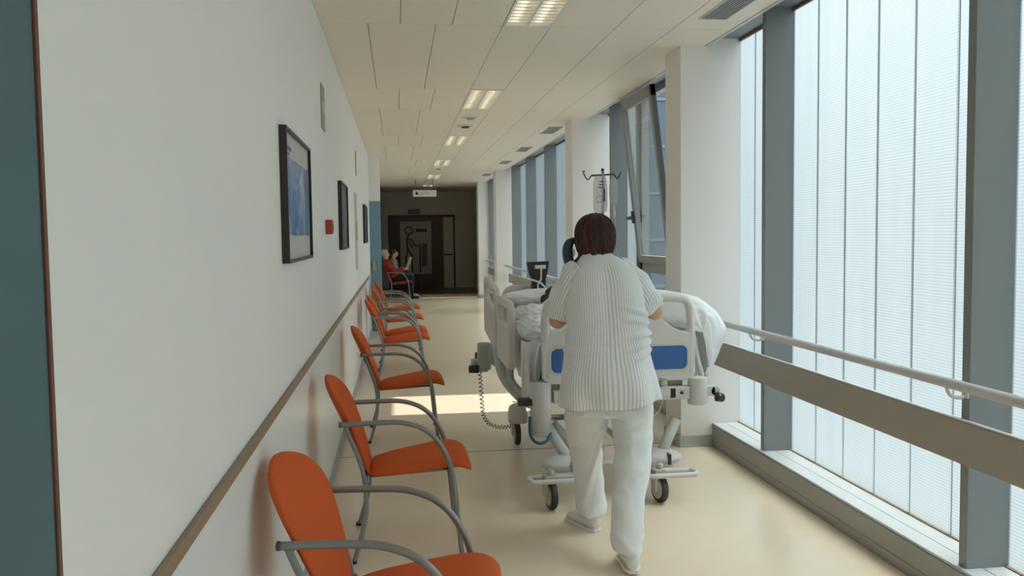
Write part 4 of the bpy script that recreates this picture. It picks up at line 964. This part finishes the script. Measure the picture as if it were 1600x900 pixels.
# ear on the right is left showing; a lock of hair over it
# tunic: torso loft with stripe UVs
TR = [(0.705, .772, 1.285, 4.150, .160), (0.74, .776, 1.280, 4.150, .158), (0.80, .782, 1.266, 4.150, .156), (0.87, .792, 1.250, 4.150, .152), (0.94, .806, 1.236, 4.155, .146), (1.00, .816, 1.226, 4.16, .140), (1.06, .822, 1.222, 4.165, .136),
      (1.12, .822, 1.220, 4.17, .134), (1.18, .818, 1.218, 4.18, .134), (1.24, .818, 1.212, 4.185, .132), (1.30, .822, 1.205, 4.19, .126), (1.345, .832, 1.190, 4.19, .115), (1.385, .855, 1.160, 4.19, .100), (1.42, .885, 1.115, 4.188, .085), (1.447, .903, 1.060, 4.185, .072), (1.466, .912, 1.032, 4.185, .066), (1.474, .918, 1.024, 4.187, .060)]
def interp(T, z):
    for a, b in zip(T, T[1:]):
        if a[0] <= z <= b[0]:
            k = (z-a[0])/(b[0]-a[0]); return [a[q]+(b[q]-a[q])*k for q in range(5)]
    return T[-1]
nr = 110; ns = 120; rings = []
for i in range(nr+1):
    z = TR[0][0]+(TR[-1][0]-TR[0][0])*i/nr; _, xl, xr, yc, dp = interp(TR, z); row = []
    for j in range(ns):
        a = 2*PI*j/ns; ca, sa = math.cos(a), math.sin(a); e = 2.3
        x = (xl+xr)/2+(xr-xl)/2*math.copysign(abs(ca)**(2/e), ca); y = yc+dp*math.copysign(abs(sa)**(2/e), sa)
        zz = z
        low = max(0, (1.0-z)/0.3)
        # hem higher on the right, folds
        zz += 0.028*max(0, min(1, (x-1.05)/0.22))*min(1, low)
        f = 0.0
        f += 0.010*math.sin(a*5+1.3)*min(1, low)+0.006*math.sin(a*9+z*6)*min(1, low)
        # diagonal folds at the right waist (z .95 - 1.18)
        for zc, sl, am in ((1.155, 0.35, 0.019), (1.115, 0.22, 0.019), (1.06, -0.10, 0.026), (1.015, -0.25, 0.022), (0.97, -0.45, 0.016)):
            dz = z-(zc+sl*(1.20-x)); f += am*math.exp(-(dz/0.014)**2)*math.exp(-((x-1.19)/0.085)**2)
        for zc, sl, am in ((1.05, 0.2, .007), (0.985, 0.05, .010)):
            dz = z-(zc+sl*(x-0.84)); f += am*math.exp(-(dz/0.016)**2)*math.exp(-((x-0.85)/0.09)**2)
        # shoulder blades
        if sa < 0: f += 0.012*math.exp(-((z-1.30)/0.07)**2)*(math.exp(-((x-0.90)/0.06)**2)+math.exp(-((x-1.09)/0.06)**2))-0.008*math.exp(-((x-1.0)/0.03)**2)*math.exp(-((z-1.2)/0.2)**2)
        if sa < 0: f += 0.03*math.exp(-((z-0.83)/0.10)**2)*math.exp(-((x-1.02)/0.17)**2)
        f += 0.004*noise.noise(Vector((x*14, y*14, z*9)))
        n = Vector((ca/((xr-xl)/2), sa/dp, 0)).normalized()
        row.append(Vector((x, y, zz))+n*f-NU.location)
    rings.append(row)
bm = B(); loft(bm, rings, cap=False, uv=lambda i, j: (j/ns*88+0.7*math.sin(i/nr*7.0)*math.sin(j/ns*2*PI*2), i/nr))
tu = obj('tunic', bm, 'tunic', NU); s_ = tu.modifiers.new('t', 'SOLIDIFY'); s_.thickness = 0.004; s_.offset = -1
# collar
bm = B(); tube(bm, [Vector((0.971+0.056*math.cos(a), 4.187+0.063*math.sin(a), 1.470+0.004*math.sin(a)))-NU.location for a in [2*PI*k/24 for k in range(25)]], 0.0075, 8, 1, closed=True); obj('collar', bm, 'tunic', tu)
def sleeve(P, R, name, ph):
    P = catmull(P, 8); rings = []; n = 40; L_ = len(P); prev = None
    for i, p in enumerate(P):
        t_ = (P[min(i+1, L_-1)]-P[max(i-1, 0)]).normalized(); u = Vector((0, 1, 0)); u = (u-t_*u.dot(t_)).normalized(); w_ = t_.cross(u)
        k = i/(L_-1); rr = R[0]+(R[1]-R[0])*min(1, k/0.5) if k < 0.5 else R[1]+(R[2]-R[1])*(k-0.5)*2
        if i == 0: rr *= 0.45
        elif i == 1: rr *= 0.8
        elif i == 2: rr *= 0.94
        row = []
        for j in range(n):
            a = 2*PI*j/n; q = rr+0.007*math.sin(a*3+k*7+ph)*k+0.005*math.sin(k*16+a*2+ph)+0.004*noise.noise(Vector((a*1.5, k*8, ph)))
            row.append(p+(u*math.cos(a)*1.05+w_*math.sin(a))*q-NU.location)
        rings.append(row)
    bm = B(); loft(bm, rings, cap=False, uv=lambda i, j: (j/n*28, i/L_))
    bm.faces.new([v for v in list(bm.verts)[:n]][::-1])
    o = obj(name, bm, 'tunic', NU); s_ = o.modifiers.new('t', 'SOLIDIFY'); s_.thickness = 0.003; s_.offset = -1; return o
sleeve([(.905, 4.188, 1.385), (.872, 4.195, 1.35), (.835, 4.215, 1.28), (.808, 4.24, 1.21), (.792, 4.262, 1.135)], (.070, .066, .056), 'sleeve', 0.5)
sleeve([(1.06, 4.19, 1.372), (1.125, 4.193, 1.350), (1.185, 4.21, 1.300), (1.238, 4.24, 1.235), (1.274, 4.262, 1.175)], (.066, .072, .063), 'sleeve', 2.2)
# trousers
bm = B()
def tr_loft(bm, S):
    rings = []
    for (x, y, z, a, b) in S: rings.append(sring((x, y, z), (1, 0, 0), (0, 1, 0), a, b, 30, 2.2))
    loft(bm, rings)
tr_loft(bm, [(1.02, 4.155, 0.98, .17, .115), (1.02, 4.15, 0.86, .205, .135), (1.025, 4.15, 0.78, .212, .140), (1.025, 4.15, 0.70, .212, .138), (1.025, 4.155, 0.66, .205, .13)])
tr_loft(bm, [(0.93, 4.16, 0.82, .10, .12), (0.925, 4.18, 0.70, .110, .125), (0.925, 4.24, 0.60, .098, .115), (0.935, 4.31, 0.50, .086, .10), (0.955, 4.35, 0.40, .078, .09), (0.968, 4.37, 0.30, .074, .086), (0.978, 4.375, 0.20, .074, .088), (0.984, 4.375, 0.12, .076, .092), (0.986, 4.375, 0.085, .075, .09)])
tr_loft(bm, [(1.13, 4.145, 0.82, .10, .125), (1.137, 4.13, 0.70, .105, .125), (1.135, 4.11, 0.60, .100, .115), (1.115, 4.05, 0.50, .089, .10), (1.092, 3.98, 0.40, .084, .092), (1.058, 3.91, 0.30, .076, .088), (1.034, 3.85, 0.20, .072, .086), (1.024, 3.815, 0.12, .070, .088), (1.022, 3.81, 0.085, .069, .087)])
for v in bm.verts: v.co -= NU.location
tr = obj('trousers', bm, 'trousers', NU); fuse(tr, 0.0075, 14, 0.6)
tn = [Vector(v.normal) for v in tr.data.vertices]
for v, n in zip(tr.data.vertices, tn):
    p = v.co+NU.location; f = 0
    if p.z < 0.72:
        f += 0.006*(1-abs(noise.noise(Vector((p.x*9+p.z*2, p.y*6, p.z*7+4))))*3)
        # knee folds on the near leg
        if p.x > 1.02:
            for zc, sl, am in ((0.615, 0.5, .007), (0.545, 0.35, .008), (0.47, 0.8, .009), (0.41, 0.6, .007), (0.20, 0.4, .005), (0.155, 0.2, .006)):
                dz = p.z-(zc+sl*(p.x-1.10)); f += am*math.exp(-(dz/0.018)**2)*math.exp(-((p.x-1.12)/0.07)**2)
        elif n.y < 0:
            # long fold running from the knee to the inner hem
            xx = 0.925+0.10*(p.z-0.15)/0.5; w_ = (p.x-xx)/0.03; f += 0.012*max(0, 1-abs(w_))*(1 if w_ > 0 else max(0, 1-abs(w_)*2.2))*min(1, max(0, (p.z-0.1)/0.08))
    v.co += n*f
# hem undersides stay open looking: shoes
def shoe(heel, toe, z, pitch, nm):
    heel = Vector(heel); toe = Vector(toe); d_ = (toe-heel); L_ = d_.length; d_.normalize(); s = Vector((-d_.y, d_.x, 0)).normalized(); rings = []; soles = []
    for k, (hw, h) in enumerate(((.020, .070), (.036, .105), (.041, .115), (.041, .100), (.041, .082), (.044, .074), (.048, .066), (.047, .058), (.040, .046), (.020, .028))):
        t_ = k/9; c = heel+(toe-heel)*t_; zb = c.z
        rings.append([c+s*hw*math.cos(a)*(1 if math.sin(a) < 0.3 else 0.85)+Vector((0, 0, 0.008+h/2+h/2*math.sin(a))) for a in [2*PI*q/20 for q in range(20)]])
        soles.append([c+s*x_+Vector((0, 0, z_)) for x_, z_ in ((-hw-.0005, 0), (hw+.0005, 0), (hw+.0015, .016), (-hw-.0015, .016))])
    bm = B(); loft(bm, rings)
    for v in bm.verts: v.co -= NU.location
    o = obj(nm, bm, 'shoe', NU, sub=1)
    bm = B(); loft(bm, soles, smooth=False)
    for v in bm.verts: v.co -= NU.location
    obj('sole', bm, 'white', o, 0.003)
    return o
shoe((1.005, 4.315, 0.0), (0.905, 4.575, 0.0), 0, 0, 'shoe'); shoe((1.030, 3.72, 0.012), (1.060, 3.985, 0.0), 0, 0, 'shoe')
# ------------------------------------------------------------------ dark phone-like device beside the nurse's head
t = thing('telephone_handset', 'blue black curved handset tucked between the head and left shoulder of the nurse', 'handset', (0.862, 4.262, 1.468))
bm = B(); rings = []
for p, a, b in (((0.028, 0, 0.068), .008, .012), ((0.010, 0, 0.064), .022, .018), ((-0.010, 0, 0.04), .027, .02), ((-0.017, 0, 0.0), .026, .02), ((-0.012, 0, -0.04), .028, .02), ((0.0, 0, -0.085), .026, .018)):
    rings.append(sring(p, (1, 0, 0), (0, 1, 0), a, b, 16))
loft(bm, rings); obj('casing', bm, 'bluedev', t, sub=1)
bm = B(); tube(bm, [(0.02, 0, 0.05), (0.045, 0, 0.02), (0.048, 0, -0.03), (0.02, 0, -0.06)], 0.011, 10, 5); obj('grip', bm, 'black', t)
bm = B(); ell(bm, (0.017, -0.006, -0.008), 0.006, 0.004, 0.02, 12); obj('window', bm, 'white', t)

# ================================================================== people seated at the far end
def seated(nm_lab, y, torso_m, leg_m, hair_m, shoe_m, lean, hat=False, x0=0.0):
    t = thing('person', nm_lab, 'person', (x0, y, 0))
    bm = B(); hx = -0.19+lean
    ell(bm, (hx, 0, 1.13), 0.088, 0.072, 0.10, 16); ell(bm, (hx+0.03, 0, 1.08), 0.06, 0.055, 0.055, 12); capsule(bm, (hx+0.088, 0, 1.13), 0.008, (hx+0.104, 0, 1.10), 0.012, 8)
    for s in (-1, 1): ell(bm, (hx, s*0.073, 1.12), 0.018, 0.01, 0.028, 8)
    ell(bm, (hx+0.084, 0, 1.075), 0.010, 0.022, 0.006, 8)
    cyl(bm, (hx, 0, 1.07), (-0.2+lean*0.8, 0, 0.95), 0.05, 12, 0.055)
    ell(bm, (-0.17+lean*0.5, 0, 0.80), 0.10, 0.17, 0.18, 14); ell(bm, (-0.08, 0, 0.57), 0.12, 0.16, 0.12, 14)
    for s in (-1, 1):
        capsule(bm, (-0.05, s*0.09, 0.53), 0.075, (0.33, s*0.10, 0.53), 0.056); capsule(bm, (0.33, s*0.10, 0.53), 0.052, (0.33, s*0.10, 0.10), 0.034); capsule(bm, (0.32, s*0.10, 0.06), 0.03, (0.46, s*0.11, 0.04), 0.028)
        capsule(bm, (-0.18+lean*0.7, s*0.19, 0.90), 0.048, (-0.06, s*0.22, 0.69), 0.038); capsule(bm, (-0.06, s*0.22, 0.69), 0.038, (0.17, s*0.12, 0.74), 0.026)
        ell(bm, (0.21, s*0.11, 0.75), 0.045, 0.018, 0.035, 10)
        for k in range(4): capsule(bm, (0.235, s*0.11, 0.775-k*0.018), 0.008, (0.27, s*0.095, 0.775-k*0.018), 0.007, 8)
        capsule(bm, (0.20, s*0.11, 0.785), 0.009, (0.23, s*0.10, 0.80), 0.008, 8)
    b = obj('body', bm, 'skin', t); fuse(b, 0.010, 3)
    bm = B(); ell(bm, (-0.17+lean*0.5, 0, 0.79), 0.135, 0.195, 0.21, 16); ell(bm, (-0.09, 0, 0.60), 0.145, 0.18, 0.13, 16); ell(bm, (-0.19+lean*0.75, 0, 0.94), 0.085, 0.12, 0.07, 12)
    for s in (-1, 1): capsule(bm, (-0.18+lean*0.7, s*0.19, 0.90), 0.068, (-0.06, s*0.22, 0.69), 0.056); capsule(bm, (-0.06, s*0.22, 0.69), 0.055, (0.13, s*0.135, 0.735), 0.042)
    b = obj('jacket', bm, torso_m, t); fuse(b, 0.012, 3)
    bm = B()
    ell(bm, (-0.06, 0, 0.55), 0.135, 0.17, 0.11, 14)
    for s in (-1, 1): capsule(bm, (-0.05, s*0.09, 0.53), 0.09, (0.33, s*0.10, 0.53), 0.072); capsule(bm, (0.33, s*0.10, 0.53), 0.07, (0.335, s*0.10, 0.13), 0.055)
    b = obj('trousers', bm, leg_m, t); fuse(b, 0.012, 3)
    for s in (-1, 1):
        bm = B(); rings = [sring((x_, s*0.105, 0.01+h_/2), (0, 1, 0), (0, 0, 1), w__, h_/2, 14) for x_, w__, h_ in ((0.265, .02, .05), (0.28, .035, .08), (0.34, .037, .085), (0.42, .045, .06), (0.49, .043, .05), (0.525, .02, .03))]; loft(bm, rings); obj('shoe', bm, shoe_m, t)
    bm = B(); ell(bm, (hx-0.018, 0, 1.155), 0.092, 0.084, 0.098, 16)
    if hat: cyl(bm, (hx+0.0, 0, 1.20), (hx+0.15, 0, 1.19), 0.02, 10, 0.012)
    b = obj('cap' if hat else 'hair', bm, hair_m, t); fuse(b, 0.010, 2)
    return t
seated('white haired person in a red jacket and black trousers on a dark chair', 21.75, 'redjacket', 'blackcloth', 'whitehair', 'blackcloth', -0.10, x0=0.0)
s2 = seated('person in a dark cap, grey top and jeans, reading at the far end', 22.5, 'greycloth', 'denim', 'darkhair', 'white', 0.09, True, x0=0.02)
t = thing('newspaper', 'grey open newspaper held by the farther seated person', 'newspaper', (0.30, 22.5, 0.88))
bm = B()
for s in (-1, 1): obox(bm, (0.0, s*0.12, 0), (0.006, 0.25, 0.30), Matrix.Rotation(0.35, 3, 'Y') @ Matrix.Rotation(s*0.3, 3, 'Z'))
obj('sheets', bm, 'paper', t)
